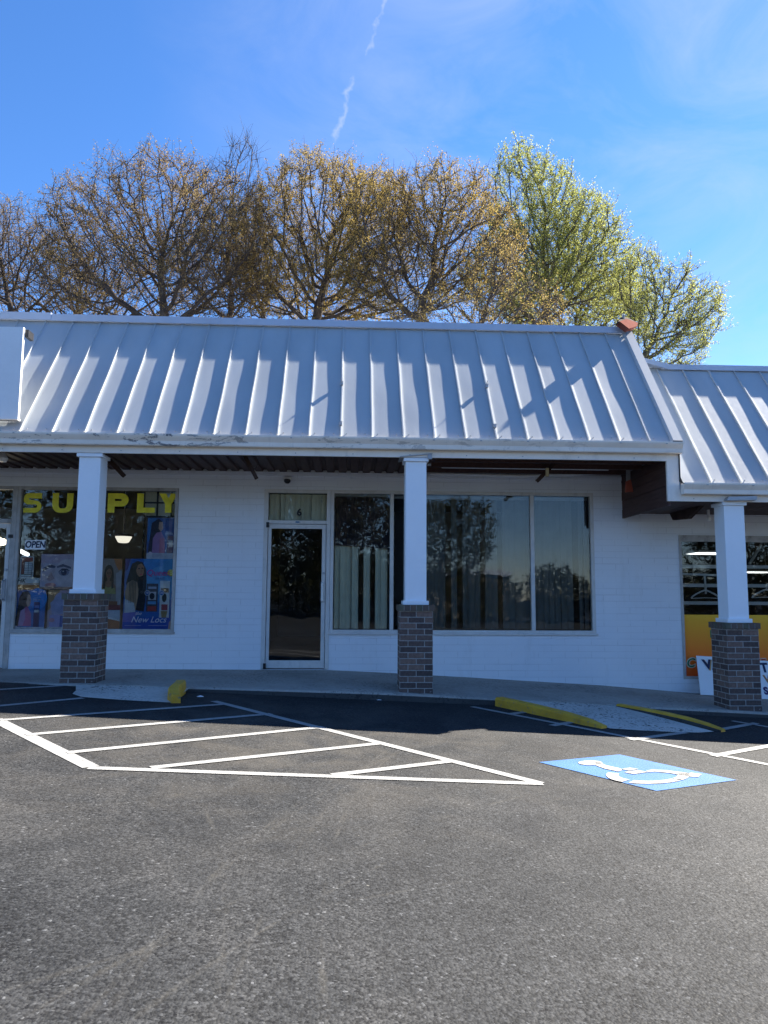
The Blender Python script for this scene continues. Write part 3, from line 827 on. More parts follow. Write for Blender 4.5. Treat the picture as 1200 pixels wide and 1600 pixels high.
# its door, at the left edge of the view
dr2 = empty('door'); dr2.parent = main
b = MB(); b.box(-5.02, -4.947, YF0, YF1, dz0, ZH-.002, ALUD); b.box(-6.4, -6.33, YF0, YF1, dz0, ZH-.002, ALUD)
b.box(-6.33, -5.02, YF0, YF1, ZH-.052, ZH-.002, ALUD); b.box(-6.33, -5.02, YF0, YF1, Z(1.02), Z(1.085), ALUD)
b.build('frame', dr2, bevel=.003)
b = MB(); b.box(-5.09, -5.03, YW+.005, YW+.05, dz0+.01, Z(1.015), ALU); b.box(-6.32, -6.25, YW+.005, YW+.05, dz0+.01, Z(1.015), ALU)
b.box(-6.25, -5.09, YW+.005, YW+.05, Z(.945), Z(1.015), ALU); b.box(-6.25, -5.09, YW+.005, YW+.05, dz0+.01, dz0+.13, ALU)
b.build('leaf', dr2, bevel=.003)
MB().box(-6.25, -5.09, YW+.022, YW+.028, dz0+.13, Z(.945), GLASS).build('pane', dr2)
MB().box(-6.33, -5.02, YG, YG+.006, Z(1.085), ZH-.052, GLASS).build('transom_pane', dr2)
b = MB(); hx = -5.075; b.tube([(hx, YW, Z(-.10)), (hx, YW-.06, Z(-.10)), (hx, YW-.06, Z(.17)), (hx, YW, Z(.17))], .013, STEEL); b.box(hx-.02, hx+.02, YW-.005, YW+.005, Z(-.13), Z(.2), STEEL); b.build('handle', dr2)
b = MB(); b.tube([(-5.06, YW+.006, Z(.33)), (-5.06, YW-.012, Z(.33))], .02, STEEL, 14); b.build('lock', dr2)
MB().box(-5.045, -4.985, YW-.03, YW-.012, Z(.80), Z(.85), BLACK).build('hinge', dr2)

# SUPPLY lettering: heavy flat-ended capitals on the glass
VINYL = ink((.84, .70, .03))
def letter_obj(polys, u0, u1, v0, v1):
    a = at(u0, v1, YG-.003); c = at(u1, v0, YG-.003)
    b = MB()
    for poly in polys:
        pts = [(a[0]+(c[0]-a[0])*x, a[2]+(c[2]-a[2])*y) for x, y in poly]
        b.extr(pts, 'y', YG-.004, YG-.0015, VINYL)
    o = b.build('lettering', wn2); return o
def arcp(cx, cy, rx, ry, t0, t1, n=8): return [(cx+rx*math.cos(RAD(t0+(t1-t0)*i/n)), cy+ry*math.sin(RAD(t0+(t1-t0)*i/n))) for i in range(n+1)]
def band(outer, inner):  # quads between two equal-length curves
    return [[outer[i], outer[i+1], inner[i+1], inner[i]] for i in range(len(outer)-1)]
S_o = [(1, 1)]+arcp(.28, .72, .28, .28, 90, 180)+arcp(.28, .62, .28, .20, 180, 270)+[(.62, .42)]+arcp(.66, .33, .10, .09, 90, -90, 6)+[(0, .24)]
S_i = [(1, .72)]+arcp(.34, .70, .06, .03, 90, 180)+arcp(.34, .70, .06, .03, 180, 270)+[(.66, .62)]+arcp(.68, .31, .32, .31, 90, -90, 6)+[(0, 0)]
SP = band(S_o, S_i)
UP_ = band([(0, 1)]+[(0, .4)]+arcp(.38, .4, .38, .4, 180, 270)+arcp(.62, .4, .38, .4, 270, 360)+[(1, 1)],
           [(.3, 1)]+[(.3, .45)]+arcp(.42, .42, .12, .2, 180, 270)+arcp(.58, .42, .12, .2, 270, 360)+[(.7, 1)])
PP = [[(0, 0), (.34, 0), (.34, 1), (0, 1)]]+band([(.34, 1)]+arcp(.68, .66, .32, .34, 90, -90)+[(.34, .32)], [(.34, .72)]+arcp(.62, .66, .05, .05, 90, -90)+[(.34, .60)])
LP = [[(0, .0), (1, .0), (1, .27), (0, .27)], [(0, .27), (.36, .27), (.36, 1), (0, 1)]]
YP = [[(.32, 0), (.66, 0), (.66, .45), (.32, .45)], [(0, 1), (.32, .45), (.66, .45), (.36, 1)], [(1, 1), (.62, 1), (.47, .72), (.66, .45)]]
for polys, u0, u1 in ((SP, 36, 66), (UP_, 81, 115), (PP, 124, 158), (PP, 167.5, 201.5), (LP, 213.5, 243), (YP, 248, 278.5)):
    letter_obj(polys, u0, u1, 770.5+(u0-36)*.004, 801)

# -------- posters and signs inside the SUPPLY window
YP_ = YG+.020
def pk(c): return tuple(min(.86, x*1.75) for x in c)
class Poster:
    """flat printed sheet; figure shapes are printed layers of the same sheet"""
    def __init__(s, u0, v0, u1, v1, bg, Y=YP_):
        s.Y = Y; s.u0, s.v0, s.u1, s.v1 = u0, v0, u1, v1; s.b = MB(); s.lay = 0
        a = at(u0, v1, Y); c = at(u1, v0, Y); s.a, s.c = a, c
        s.b.box(a[0], c[0], Y, Y+.003, a[2], c[2], ink(pk(bg)))
    def xy(s, x, y): return (s.a[0]+(s.c[0]-s.a[0])*x, s.c[2]-(s.c[2]-s.a[2])*y)   # y down, 0..1
    def poly(s, pts, col):
        s.lay += 1; y = s.Y-.0004*s.lay
        q = [s.xy(*p) for p in pts]
        s.b.face([(x, y, z) for x, z in q], ink(pk(col))); return s
    def ell(s, cx, cy, rx, ry, col, rot=0, n=20):
        c_, s_ = math.cos(rot), math.sin(rot)
        return s.poly([(cx+rx*math.cos(t)*c_-ry*math.sin(t)*s_, cy+rx*math.cos(t)*s_+ry*math.sin(t)*c_) for t in np.linspace(0, 2*math.pi, n, endpoint=False)], col)
    def rect(s, x0, y0, x1, y1, col): return s.poly([(x0, y0), (x1, y0), (x1, y1), (x0, y1)], col)
    def done(s, name, label, cat, group=None):
        o = s.b.build(name); tag(o, label, cat, group); s.o = o; return s
    def txt(s, t, x, y, size, col, **kw):
        px, pz = s.xy(x, y)
        return text('printed_words', t, (px, s.Y-.0004*s.lay-.002, pz), size, ink(pk(col)), s.o, extrude=.0004, **kw)
SK1, SK2, SK3 = (.34, .17, .10), (.24, .12, .07), (.42, .26, .20)
GP = 'hair posters in the supply shop window'
def portrait(p, cx, cy, s, skin, hair, top, long=1.0, turn=0.):
    """head, long hair, shoulders; s = head half-height in poster units"""
    a = s*.62*(p.v1-p.v0)/(p.u1-p.u0)
    p.poly([(cx-a*1.5, cy-.2*s), (cx-a*1.15, cy-1.1*s), (cx-a*.3, cy-1.5*s), (cx+a*.6, cy-1.4*s), (cx+a*1.35, cy-.8*s), (cx+a*1.6, cy+.4*s), (cx+a*1.7, cy+(1.2+long)*s), (cx+a*.9, cy+(1.5+long)*s), (cx-a*1.3, cy+(1.4+long)*s), (cx-a*1.8, cy+(.8+long)*s)], hair)
    p.poly([(cx-a*2.6, cy+3.6*s), (cx-a*2.4, cy+2.2*s), (cx-a*1.2, cy+1.55*s), (cx-a*.4, cy+1.3*s), (cx-a*.42, cy+.7*s), (cx+a*.42, cy+.7*s), (cx+a*.4, cy+1.3*s), (cx+a*1.2, cy+1.55*s), (cx+a*2.3, cy+2.2*s), (cx+a*2.5, cy+3.6*s)], skin)
    p.poly([(cx-a*2.6, cy+3.6*s), (cx-a*2.1, cy+2.6*s), (cx-a*.9, cy+2.3*s), (cx, cy+2.55*s), (cx+a*.9, cy+2.3*s), (cx+a*2.1, cy+2.6*s), (cx+a*2.5, cy+3.6*s)], top)
    p.ell(cx+turn*a, cy, a*.95, s, skin)
    p.poly([(cx-a*1.05, cy-.05*s), (cx-a*.9, cy-.95*s), (cx, cy-1.25*s), (cx+a*.95, cy-.9*s), (cx+a*1.05, cy-.1*s), (cx+a*.75, cy-.55*s), (cx+a*.1, cy-.85*s), (cx-a*.6, cy-.55*s)], hair)
    for q in (-.38, .38):
        p.ell(cx+turn*a+q*a, cy-.02*s, a*.17, s*.07, (.03, .02, .02)); p.ell(cx+turn*a+q*a, cy-.2*s, a*.24, s*.045, (.06, .035, .03))
    p.poly([(cx+turn*a-.04*a, cy-.02*s), (cx+turn*a+.1*a, cy+.3*s), (cx+turn*a-.14*a, cy+.3*s)], tuple(c*.72 for c in skin))
    p.ell(cx+turn*a, cy+.52*s, a*.3, s*.09, (.32, .07, .07))
    # locks falling in front of the shoulders
    p.poly([(cx-a*1.3, cy-.3*s), (cx-a*.95, cy+.2*s), (cx-a*1.0, cy+(1.3+long)*s), (cx-a*1.7, cy+(1.2+long)*s)], hair)
    p.poly([(cx+a*1.3, cy-.3*s), (cx+a*.95, cy+.2*s), (cx+a*1.0, cy+(1.3+long)*s), (cx+a*1.7, cy+(1.2+long)*s)], hair)

# close-up face with an eye
p = Poster(62, 866, 120, 920.5, (.38, .33, .40))
p.rect(0, 0, 1, .26, (.40, .30, .36)); p.ell(.30, .58, .26, .30, (.46, .36, .38)); p.ell(.75, .55, .35, .42, (.50, .40, .42))
p.poly([(.05, .40), (.28, .30), (.42, .34), (.40, .40), (.22, .40), (.06, .52)], (.10, .09, .13))
p.poly([(.45, .34), (.62, .28), (.85, .36), (.86, .42), (.64, .36), (.46, .40)], (.13, .11, .15))
p.ell(.66, .52, .15, .10, (.20, .19, .27)); p.ell(.66, .52, .08, .085, (.05, .05, .09)); p.ell(.64, .49, .02, .02, (.6, .6, .65))
p.poly([(.48, .52), (.6, .41), (.75, .41), (.86, .50), (.75, .45), (.6, .45)], (.04, .04, .06))
p.poly([(.30, .50), (.40, .70), (.28, .78), (.18, .72)], (.36, .24, .24)); p.ell(.30, .88, .16, .06, (.42, .20, .20)); p.rect(0, .93, 1, 1, (.33, .20, .16))
p.done('poster', 'pale close up poster of a face and one eye, above the blue poster', 'poster', GP)
# hours card
p = Poster(30.5, 869, 53.5, 903, (.50, .50, .48), YP_-.004)
p.rect(.08, .06, .92, .94, (.05, .045, .05)); p.rect(.08, .06, .92, .25, (.25, .055, .04)); p.rect(.08, .25, .30, .82, (.18, .045, .04))
for i in range(7): p.rect(.34, .28+i*.078, .60, .34+i*.078, (.52, .56, .56)); p.rect(.64, .28+i*.078, .88, .34+i*.078, (.50, .55, .56))
p.rect(.12, .85, .88, .92, (.45, .47, .47))
p.done('hours_card', 'small framed card of opening hours with a red header', 'notice')
# white and orange strip
p = Poster(23.5, 903, 62, 921, (.52, .50, .46))
p.poly([(0, .66), (.4, .56), (1, .60), (1, 1), (0, 1)], (.42, .16, .05)); p.poly([(.0, .6), (.5, .45), (1, .42), (1, .6), (.5, .62)], (.40, .30, .24))
p.done('poster', 'low white and orange poster strip under the hours card', 'poster', GP)
p.txt('HK', .24, .26, .085, (.05, .05, .05), shear=.3, bold=.002)
# blue poster, woman in pink
p = Poster(19.5, 922, 72, 989, (.035, .14, .36))
p.poly([(0, 0), (.4, 0), (.25, .5), (0, .75)], (.03, .09, .26)); p.ell(.75, .2, .3, .25, (.03, .20, .50))
p.poly([(.14, .20), (.24, .05), (.42, .02), (.52, .12), (.50, .30), (.40, .45), (.32, .75), (.16, .84), (.03, .84), (.10, .55)], (.018, .014, .022))
p.poly([(.42, .10), (.50, .12), (.53, .26), (.50, .36), (.44, .40), (.38, .30)], SK3); p.ell(.49, .235, .012, .012, (.05, .03, .03)); p.ell(.515, .31, .014, .01, (.4, .08, .1))
p.poly([(.36, .40), (.44, .38), (.56, .56), (.58, .84), (.16, .84), (.22, .52)], (.42, .12, .24)); p.poly([(.22, .48), (.36, .42), (.38, .66), (.30, .84), (.16, .84)], (.36, .22, .36))
p.rect(.64, .28, .83, .86, (.02, .03, .12)); p.rect(.66, .36, .81, .42, (.12, .16, .34)); p.rect(.66, .46, .81, .52, (.5, .52, .58)); p.rect(.68, .56, .79, .80, (.03, .02, .09)); p.rect(.62, .17, .86, .175, (.55, .6, .65))
p.rect(0, .86, 1, 1, (.46, .45, .48))
for i in range(9): p.rect(.26+i*.042, .88, .275+i*.042, .97, (.22, .18, .26))
p.ell(.10, .87, .05, .04, (.5, .42, .5))
p.done('poster', 'blue poster of a woman in pink with a dark hair pack, nearest the shop door', 'poster', GP)
p.txt('NEW', .735, .225, .045, (.6, .64, .68))
# lilac poster
p = Poster(72.5, 922, 112, 989, (.36, .26, .30))
p.poly([(0, 0), (.5, 0), (.3, .3), (0, .5)], (.36, .20, .10)); p.ell(.5, .28, .26, .22, (.40, .34, .44)); p.poly([(.1, .3), (.5, .1), (.75, .2), (.7, .55), (.2, .6)], (.30, .29, .42))
p.rect(.1, .58, .55, .86, (.28, .26, .44)); p.rect(.55, .6, .85, .86, (.05, .10, .30)); p.rect(0, .86, 1, 1, (.44, .44, .46)); p.ell(.2, .7, .12, .05, (.45, .22, .25))
for i in range(6): p.rect(.12+i*.06, .88, .145+i*.06, .97, (.24, .22, .28))
p.done('poster', 'faded lilac and tan poster half hidden behind the brick pier', 'poster', GP)
# brown portrait
p = Poster(150, 873, 191.5, 988, (.30, .28, .28))
p.rect(0, 0, 1, .7, (.26, .20, .17)); p.poly([(.62, 0), (1, 0), (1, .14), (.85, .16), (.72, .08)], (.40, .15, .05)); p.poly([(.75, .2), (1, .16), (1, .75), (.82, .75)], (.34, .30, .30))
portrait(p, .44, .20, .078, SK2, (.07, .045, .03), (.30, .26, .10), 1.4)
p.rect(.1, .58, .86, .63, (.24, .10, .05)); p.rect(.0, .63, 1, .70, (.22, .06, .05)); p.rect(0, .70, 1, 1, (.34, .37, .42)); p.poly([(0, .78), (1, .845), (1, 1), (0, 1)], (.34, .12, .05)); p.poly([(0, .76), (1, .825), (1, .85), (0, .785)], (.6, .6, .6))
p.done('poster', 'brown portrait poster of a woman with long waved hair over an orange band', 'poster', GP)
# large blue braid poster
p = Poster(191, 873.5, 276, 988, (.028, .11, .34))
p.poly([(.36, 0), (1, 0), (1, .55), (.5, .62), (.36, .3)], (.045, .21, .45)); p.ell(.72, .30, .3, .2, (.09, .28, .52)); p.ell(.88, .12, .16, .12, (.07, .24, .42)); p.poly([(0, .0), (.12, .0), (.04, .5), (0, .52)], (.14, .18, .34))
p.poly([(0, .0), (.10, .0), (.06, .14), (0, .18)], (.10, .07, .16))
hair = (.055, .042, .030)
p.poly([(.08, .20), (.13, .07), (.24, .03), (.34, .05), (.41, .14), (.43, .30), (.42, .60), (.36, .70), (.20, .70), (.14, .45), (.03, .34)], hair)
p.poly([(.02, .45), (.06, .33), (.16, .29), (.25, .32), (.30, .5), (.26, .70), (.04, .72)], (.36, .23, .15)); p.poly([(.02, .55), (.2, .6), (.24, .73), (.02, .74)], (.42, .42, .44))
p.poly([(.22, .08), (.30, .055), (.365, .10), (.37, .19), (.345, .245), (.29, .25), (.235, .21), (.21, .14)], SK1); p.ell(.275, .135, .02, .009, (.03, .02, .02)); p.ell(.338, .13, .018, .009, (.03, .02, .02))
p.poly([(.31, .135), (.335, .18), (.305, .185)], (.26, .12, .07)); p.ell(.318, .215, .026, .010, (.45, .07, .08)); p.poly([(.20, .12), (.24, .06), (.33, .04), (.38, .10), (.31, .065), (.25, .085), (.215, .17)], hair)
p.poly([(.27, .25), (.42, .22), (.425, .50), (.40, .72), (.24, .70), (.28, .5)], (.012, .012, .018))
for i in range(5): p.poly([(.10+i*.025, .16), (.115+i*.025, .16), (.11+i*.03, .60), (.10+i*.03, .60)], (.09, .07, .05))
for x0, x1, y0, y1, c in ((.44, .66, .34, .72, (.06, .055, .07)), (.70, .89, .30, .87, (.50, .52, .54))):
    p.rect(x0, y0, x1, y1, c)
p.rect(.47, .38, .63, .41, (.30, .33, .42)); p.rect(.48, .45, .63, .56, (.40, .40, .42)); p.ell(.55, .51, .05, .045, (.02, .02, .03)); p.rect(.47, .58, .63, .62, (.10, .26, .46)); p.rect(.47, .645, .64, .71, (.32, .05, .05))
p.rect(.72, .40, .87, .46, (.18, .11, .07)); p.ell(.79, .53, .045, .06, (.03, .03, .03)); p.rect(.74, .62, .86, .70, (.30, .05, .06)); p.poly([(.73, .71), (.86, .71), (.83, .83), (.76, .83)], (.32, .20, .08))
p.ell(.455, .465, .052, .038, (.55, .58, .62)); p.ell(.455, .465, .043, .031, (.035, .10, .30)); p.ell(.735, .465, .052, .038, (.55, .58, .62)); p.ell(.735, .465, .043, .031, (.035, .10, .30))
p.rect(0, .80, 1, 1, (.018, .055, .25)); p.poly([(0, .74), (.3, .72), (.2, .86), (0, .86)], (.10, .10, .28))
p.poly([(.90, .86), (1, .80), (1, 1), (.88, 1)], (.30, .20, .18)); p.ell(.905, .19, .07, .045, (.42, .33, .04)); p.rect(.04, .905, .36, .909, (.3, .33, .42)); p.rect(.5, .905, .86, .909, (.3, .33, .42))
p.done('poster', 'large blue poster with a long haired woman and two hair packs, titled New Locs', 'poster', GP)
p.txt('Queen', .655, .195, .125, (.36, .02, .16), shear=.15); p.txt('B', .905, .19, .10, (.55, .5, .2)); p.txt('BRAID', .70, .268, .052, (.03, .06, .16))
p.txt('18', .455, .465, .045, (.7, .72, .75)); p.txt('30', .735, .465, .045, (.7, .72, .75)); p.txt('New Locs', .50, .83, .125, (.68, .70, .74), shear=.35); p.txt('the', .30, .745, .07, (.5, .55, .62), shear=.35)
# upper blue poster
p = Poster(228.5, 809.5, 276.5, 873, (.032, .075, .24), YP_-.003)
p.poly([(0, 0), (.3, 0), (.15, .5), (0, .6)], (.03, .14, .36)); p.poly([(.15, .12), (.38, .02), (.52, .10), (.50, .3), (.3, .45), (.22, .84), (.04, .84)], (.014, .012, .03))
p.poly([(.40, .10), (.52, .10), (.54, .26), (.46, .34), (.38, .26)], SK3); p.poly([(.32, .36), (.48, .34), (.6, .5), (.6, .86), (.18, .86), (.2, .5)], (.30, .15, .30)); p.poly([(.44, .5), (.6, .5), (.62, .86), (.42, .86)], (.40, .14, .20))
p.rect(.7, .40, .9, .88, (.16, .10, .14)); p.rect(.7, .36, .9, .44, (.04, .05, .18)); p.rect(.72, .55, .88, .58, (.5, .5, .55)); p.poly([(.72, 0), (.86, 0), (.84, .36), (.74, .36)], (.10, .12, .28)); p.rect(0, .86, 1, 1, (.40, .40, .44))
for i in range(9): p.rect(.2+i*.045, .88, .215+i*.045, .97, (.2, .18, .26))
p.ell(.13, .87, .06, .045, (.46, .40, .46))
p.done('poster', 'small dark blue poster with a woman and a bottle, above the large blue poster', 'poster', GP)
# OPEN sign, hung slightly askew
p = Poster(38.5, 844, 71.5, 858.5, (.60, .62, .60), YG-.010)
p.rect(.03, .08, .97, .92, (.62, .64, .63))
p.done('open_sign', 'small white sign reading OPEN in dark letters on the shop window', 'sign')
p.txt('OPEN', .5, .5, .135, (.006, .009, .03), bold=.0042, shear=.12, xs=.84)
ox = p.xy(.5, .5); p.o.rotation_euler.y = 0
# cream backing with black bars behind the last letters
a = at(226, 808, YP_+.10); c = at(281, 766, YP_+.10)
b = MB(); b.box(a[0], c[0], YP_+.10, YP_+.11, a[2], c[2], CREAM)
for u in (246, 268):
    q = at(u, 790, YP_+.09); b.box(q[0]-.012, q[0]+.012, YP_+.085, YP_+.10, a[2], c[2], BLACK)
for v in (785.5, 807): q = at(240, v, YP_+.09); b.box(a[0], c[0], YP_+.087, YP_+.099, q[2]-.012, q[2]+.012, BLACK)
tag(b.build('display_grid'), 'cream panel crossed by black bars behind the last yellow letters', 'display panel')
a = at(217, 990, YP_+.13); c = at(227.5, 766, YP_+.13)
tag(MB().box(a[0], c[0], YP_+.12, YP_+.18, Z(-1.09), c[2]+.1, BLACK).build('display_post'), 'black post standing behind the window beside the posters', 'post')
# ceiling dome lamp deep in the shop
LAMP = emit('lamp_glow', (1, .92, .80), .28)
e = empty('dome_lamp'); q = at(193, 842, 13.2)
MB().lathe([(.06, -.07), (.09, -.06), (.135, .02), (.14, .04)], (q[0], q[1], q[2]), LAMP).build('lamp_shade', e)
MB().lathe([(.15, .04), (.16, .06), (.10, .09), (.015, .10), (.004, 2.0+H0+.2-q[2])], (q[0], q[1], q[2]), STEEL).build('fitting', e)
rebase(e, (q[0], q[1], q[2]-.06)); tag(e, 'lit glass dome lamp hanging behind the yellow lettering', 'lamp')
e = MB(); qa = at(26, 858, 13.0); qb = at(43, 866.5, 14.6)
e.tube([qa, qb], .035, emit('tube_glow', (.9, .95, 1), 1.2)); tag(e.build('strip_light'), 'slanting lit ceiling tube seen below the OPEN sign', 'strip light')
# pale partition that shows through the left door
PART = paint('cream_partition', (.55, .47, .34), .8, .1)
b = MB(); b.box(-7.4, -6.2, 13.4, 13.5, Z(-1.10), Z(1.0), PART); tag(b.build('partition'), 'cream partition glimpsed through the left shop door', 'partition')
q = at(4, 853, 12.6); b = MB(); b.lathe([(.05, 0), (.16, .03), (.18, .10), (.06, .14)], (q[0]-.12, 12.6, q[2]), emit('warm_glow', (1, .86, .62), 3.5)); tag(b.build('dome_lamp'), 'lit lamp glimpsed through the left shop door', 'lamp')

# -------- blinds in the vacant shop
def blind(u_gaps, x0, x1, z0, z1, y, mat, label, pitch=.089, seed=1, valance=True, skew=None):
    """vertical-slat blind: overlapping hanging vanes, some turned, some missing"""
    rng = random.Random(seed); b = MB(); x = x0; i = 0
    while x < x1-.02:
        if not any(a <= x <= c for a, c in u_gaps):
            t = rng.choice((.08, .12, .2, .35, .6, .15)); wd = pitch*1.10; cx = x+pitch/2; dx = wd/2*math.cos(t); dy = wd/2*math.sin(t)*(1 if rng.random() < .8 else -1)
            sw = rng.uniform(-.006, .006)
            n = 3
            pts = []
            for f in (-1, -.35, .35, 1):
                pts.append((cx+dx*f, y+dy*f-.008*(1-f*f)))
            for a, c in zip(pts, pts[1:]):
                b.face([(a[0]+sw, a[1], z0), (c[0]+sw, c[1], z0), (c[0], c[1], z1), (a[0], a[1], z1)], mat)
        x += pitch; i += 1
    if valance: b.box(x0-.02, x1+.02, y-.03, y+.03, z1, z1+.05, STEEL)
    o = b.build('vertical_blind'); tag(o, label, 'blind', 'vertical blinds in the vacant shop'); return o
bz0, bz1 = ZS+.06, ZH-.10
blind([(.09-.30+.29, .09-.30+.34), (.28, .32)], -.24, .58, bz0, bz1, YG+.085, CREAM, 'cream vertical blind with gaps in the pane beside the door', seed=5)
blind([(.64, 1.02), (1.38, 1.47), (1.6, 1.67), (1.98, 2.06), (2.2, 2.30)], .66, 2.74, bz0, bz1, YG+.15, GREYB, 'dim vertical blind with missing slats behind the widest pane', seed=8)
blind([(3.42, 3.50)], 2.81, 3.66, bz0, bz1, YG+.15, GREYB, 'dim vertical blind behind the pane at the far right of the window', seed=11)
blind([], -1.23, -.38, Z(1.11), ZH-.06, YG+.08, CREAM, 'short cream blind above the door behind the number six', pitch=.079, seed=3, valance=False)
# dark sheet added as stand-in shade over the upper part of the first pane
PANE_SHADE = paint('dark_purple_shade', (.030, .022, .034), .9, .3, 4)
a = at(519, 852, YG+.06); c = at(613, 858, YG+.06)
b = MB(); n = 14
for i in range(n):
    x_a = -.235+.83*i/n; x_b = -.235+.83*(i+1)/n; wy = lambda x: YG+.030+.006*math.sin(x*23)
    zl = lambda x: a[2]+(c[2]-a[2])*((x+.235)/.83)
    b.face([(x_a, wy(x_a), zl(x_a)), (x_b, wy(x_b), zl(x_b)), (x_b, wy(x_b), ZH-.09), (x_a, wy(x_a), ZH-.09)], PANE_SHADE)
tag(b.build('shade_sheet'), 'dark purple sheet added as shade over the top of the cream blind', 'added_shade')

# -------- things fixed to the porch
e = empty('security_camera'); q = at(449, 749, YW-.05)
b = MB(); b.lathe([(.058, .035), (.064, 0), (.058, -.014)], (q[0], q[1]+.02, q[2]), WHITEE); b.build('mount', e)
b = MB(); b.lathe([(.004, -.066), (.028, -.06), (.047, -.038), (.052, -.012), (.05, .0)], (q[0], q[1]+.0, q[2]), BLACK); b.build('camera_dome', e)
rebase(e, (q[0], YW, q[2])); tag(e, 'small black dome camera on the white wall above the door', 'camera')
def bracket(u0, v0, u1, v1, Y, wd, label):
    a = Vector(at(u0, v0, Y)); c = Vector(at(u1, v1, Y)); a.z = max(a.z, Z(1.845))
    d = (c-a).normalized(); n = Vector((0, 1, 0)).cross(d).normalized()*wd/2; t = Vector((0, wd*.6, 0))
    b = MB(); b.hexa([a-n-t, a+n-t, a+n+t, a-n+t, c-n-t, c+n-t, c+n+t, c-n+t], WOODB)
    return tag(b.build('hanging_bracket', bevel=.004), label, 'bracket', 'brown brackets under the porch')
bracket(166, 728, 194, 744, 10.2, .055, 'brown bracket under the porch beside the left column')
bracket(382, 714, 401, 748, 9.9, .05, 'thin brown bracket hanging left of the security camera')
o = bracket(866, 727, 839, 752, 10.2, .05, 'brown bracket with a pale clip in front of the tube light')
q = at(855, 738, 10.12); MB().box(q[0]-.02, q[0]+.02, 10.10, 10.14, q[2]-.06, q[2]+.06, paint('pale_clip', (.42, .36, .22), .7)).build('clip', o)
b = MB(); pts = [at(388, 714, 9.85), at(399, 713, 9.85), at(404, 722, 9.85), at(400, 731, 9.85), at(394, 736, 9.85)]
b.tube(pts, .004, BLACK, 5); tag(b.build('wire_loop'), 'loose loop of dark wire beside the thin hanging bracket', 'wire')
# fluorescent fitting without its cover, in the right-hand bay
e = empty('tube_light')
q0, q1 = at(690, 729.5, 10.5), at(950, 732, 10.5)
MB().box(q0[0]-.2, q1[0]+.1, 10.46, 10.60, q0[2]+.03, q0[2]+.10, WHITEE).build('channel', e)
b = MB(); b.tube([(q0[0], 10.49, q0[2]), (q1[0], 10.49, q0[2])], .021, WHITEE, 10); b.build('tube', e)
rebase(e, (q0[0], 10.5, q0[2])); tag(e, 'long unlit tube light hanging under the porch ceiling', 'tube light')
b = MB(); q0 = at(672, 741, 11.1); q1 = at(960, 739, 11.1)
b.tube([(q0[0], 11.12, q0[2]+.01), ((q0[0]+q1[0])/2, 11.10, q0[2]-.01), (q1[0], 11.12, q1[2]+.01)], .024, WHITEE, 8); tag(b.build('conduit'), 'grey conduit along the top of the wall behind the tube light', 'conduit')
# torn orange plastic dangling at the step
e = empty('hanging_plastic')
b = MB(); q = at(983, 752, 10.6)
b.hexa([(q[0]-.06, 10.6, q[2]-.16), (q[0]+.07, 10.62, q[2]-.15), (q[0]+.07, 10.66, q[2]-.15), (q[0]-.05, 10.66, q[2]-.16), (q[0]-.045, 10.6, q[2]+.0), (q[0]+.03, 10.6, q[2]+.03), (q[0]+.03, 10.64, q[2]+.03), (q[0]-.045, 10.64, q[2]+.0)], ORANGEP); b.build('orange_piece', e, bevel=.01)
b = MB(); b.hexa([(q[0]-.035, 10.61, q[2]+.0), (q[0]+.025, 10.61, q[2]+.03), (q[0]+.025, 10.63, q[2]+.03), (q[0]-.035, 10.63, q[2]), (q[0]-.03, 10.61, Z(1.86)), (q[0]+.03, 10.61, Z(1.86)), (q[0]+.03, 10.63, Z(1.86)), (q[0]-.03, 10.63, Z(1.86))], STEEL); b.build('grey_strap', e)
rebase(e, (q[0], 10.6, q[2])); tag(e, 'torn orange plastic dangling by a strap where the porch steps down', 'plastic scrap')
# porch lamp at the far left
b = MB(); q = at(3, 716, 10.0); b.lathe([(.02, -.05), (.06, -.045), (.075, 0), (.06, .03), (.03, Z(1.85)-q[2])], (q[0], q[1], q[2]), WHITEE); tag(b.build('porch_lamp'), 'small unlit porch lamp cut by the left edge', 'lamp')

# sign cabinet on the slope at the left
e = empty('sign_board')
xr = -4.222
MB().box(-7.4, xr, 9.45, 9.475, Z(2.178), Z(3.385), WHITEP).build('sign_face', e)
b = MB(); b.box(-7.4, xr-.03, 9.476, 9.62, Z(3.34), Z(3.386), STEEL); b.box(-7.4, xr-.03, 9.476, 9.60, Z(2.18), Z(2.21), STEEL)
b.box(xr-.022, xr, 9.476, 9.495, Z(2.18), Z(3.385), WHITEP); b.build('sign_box', e)
b = MB(); b.box(xr+.002, xr+.045, 9.50, 9.66, Z(3.27), Z(3.37), BLACK); b.build('arm', e)
rebase(e, (-5.8, 9.5, Z(2.15))); tag(e, 'blank white sign board mounted on the metal roof slope', 'sign')
# clips on two seams
for x in (X0+10*S, X0+15*S):
    for t, hh in ((.42, .05), (.08, .04)):
        b = MB(); a = Vector(slope_pt(x, t, .02)); b.box(a.x-.018, a.x+.018, a.y-.035, a.y+.02, a.z, a.z+.05, STEEL)
        if t > .3: b.tube([a, a+NN*.12+Vector((-.01, 0, 0))], .006, STEEL, 6)
        o = b.build('seam_clip'); tag(o, '%s metal clip on the %s clipped roof seam' % ('upper' if t > .3 else 'lower', 'left' if x < 1 else 'right'), 'clip', 'metal clips on the roof seams')

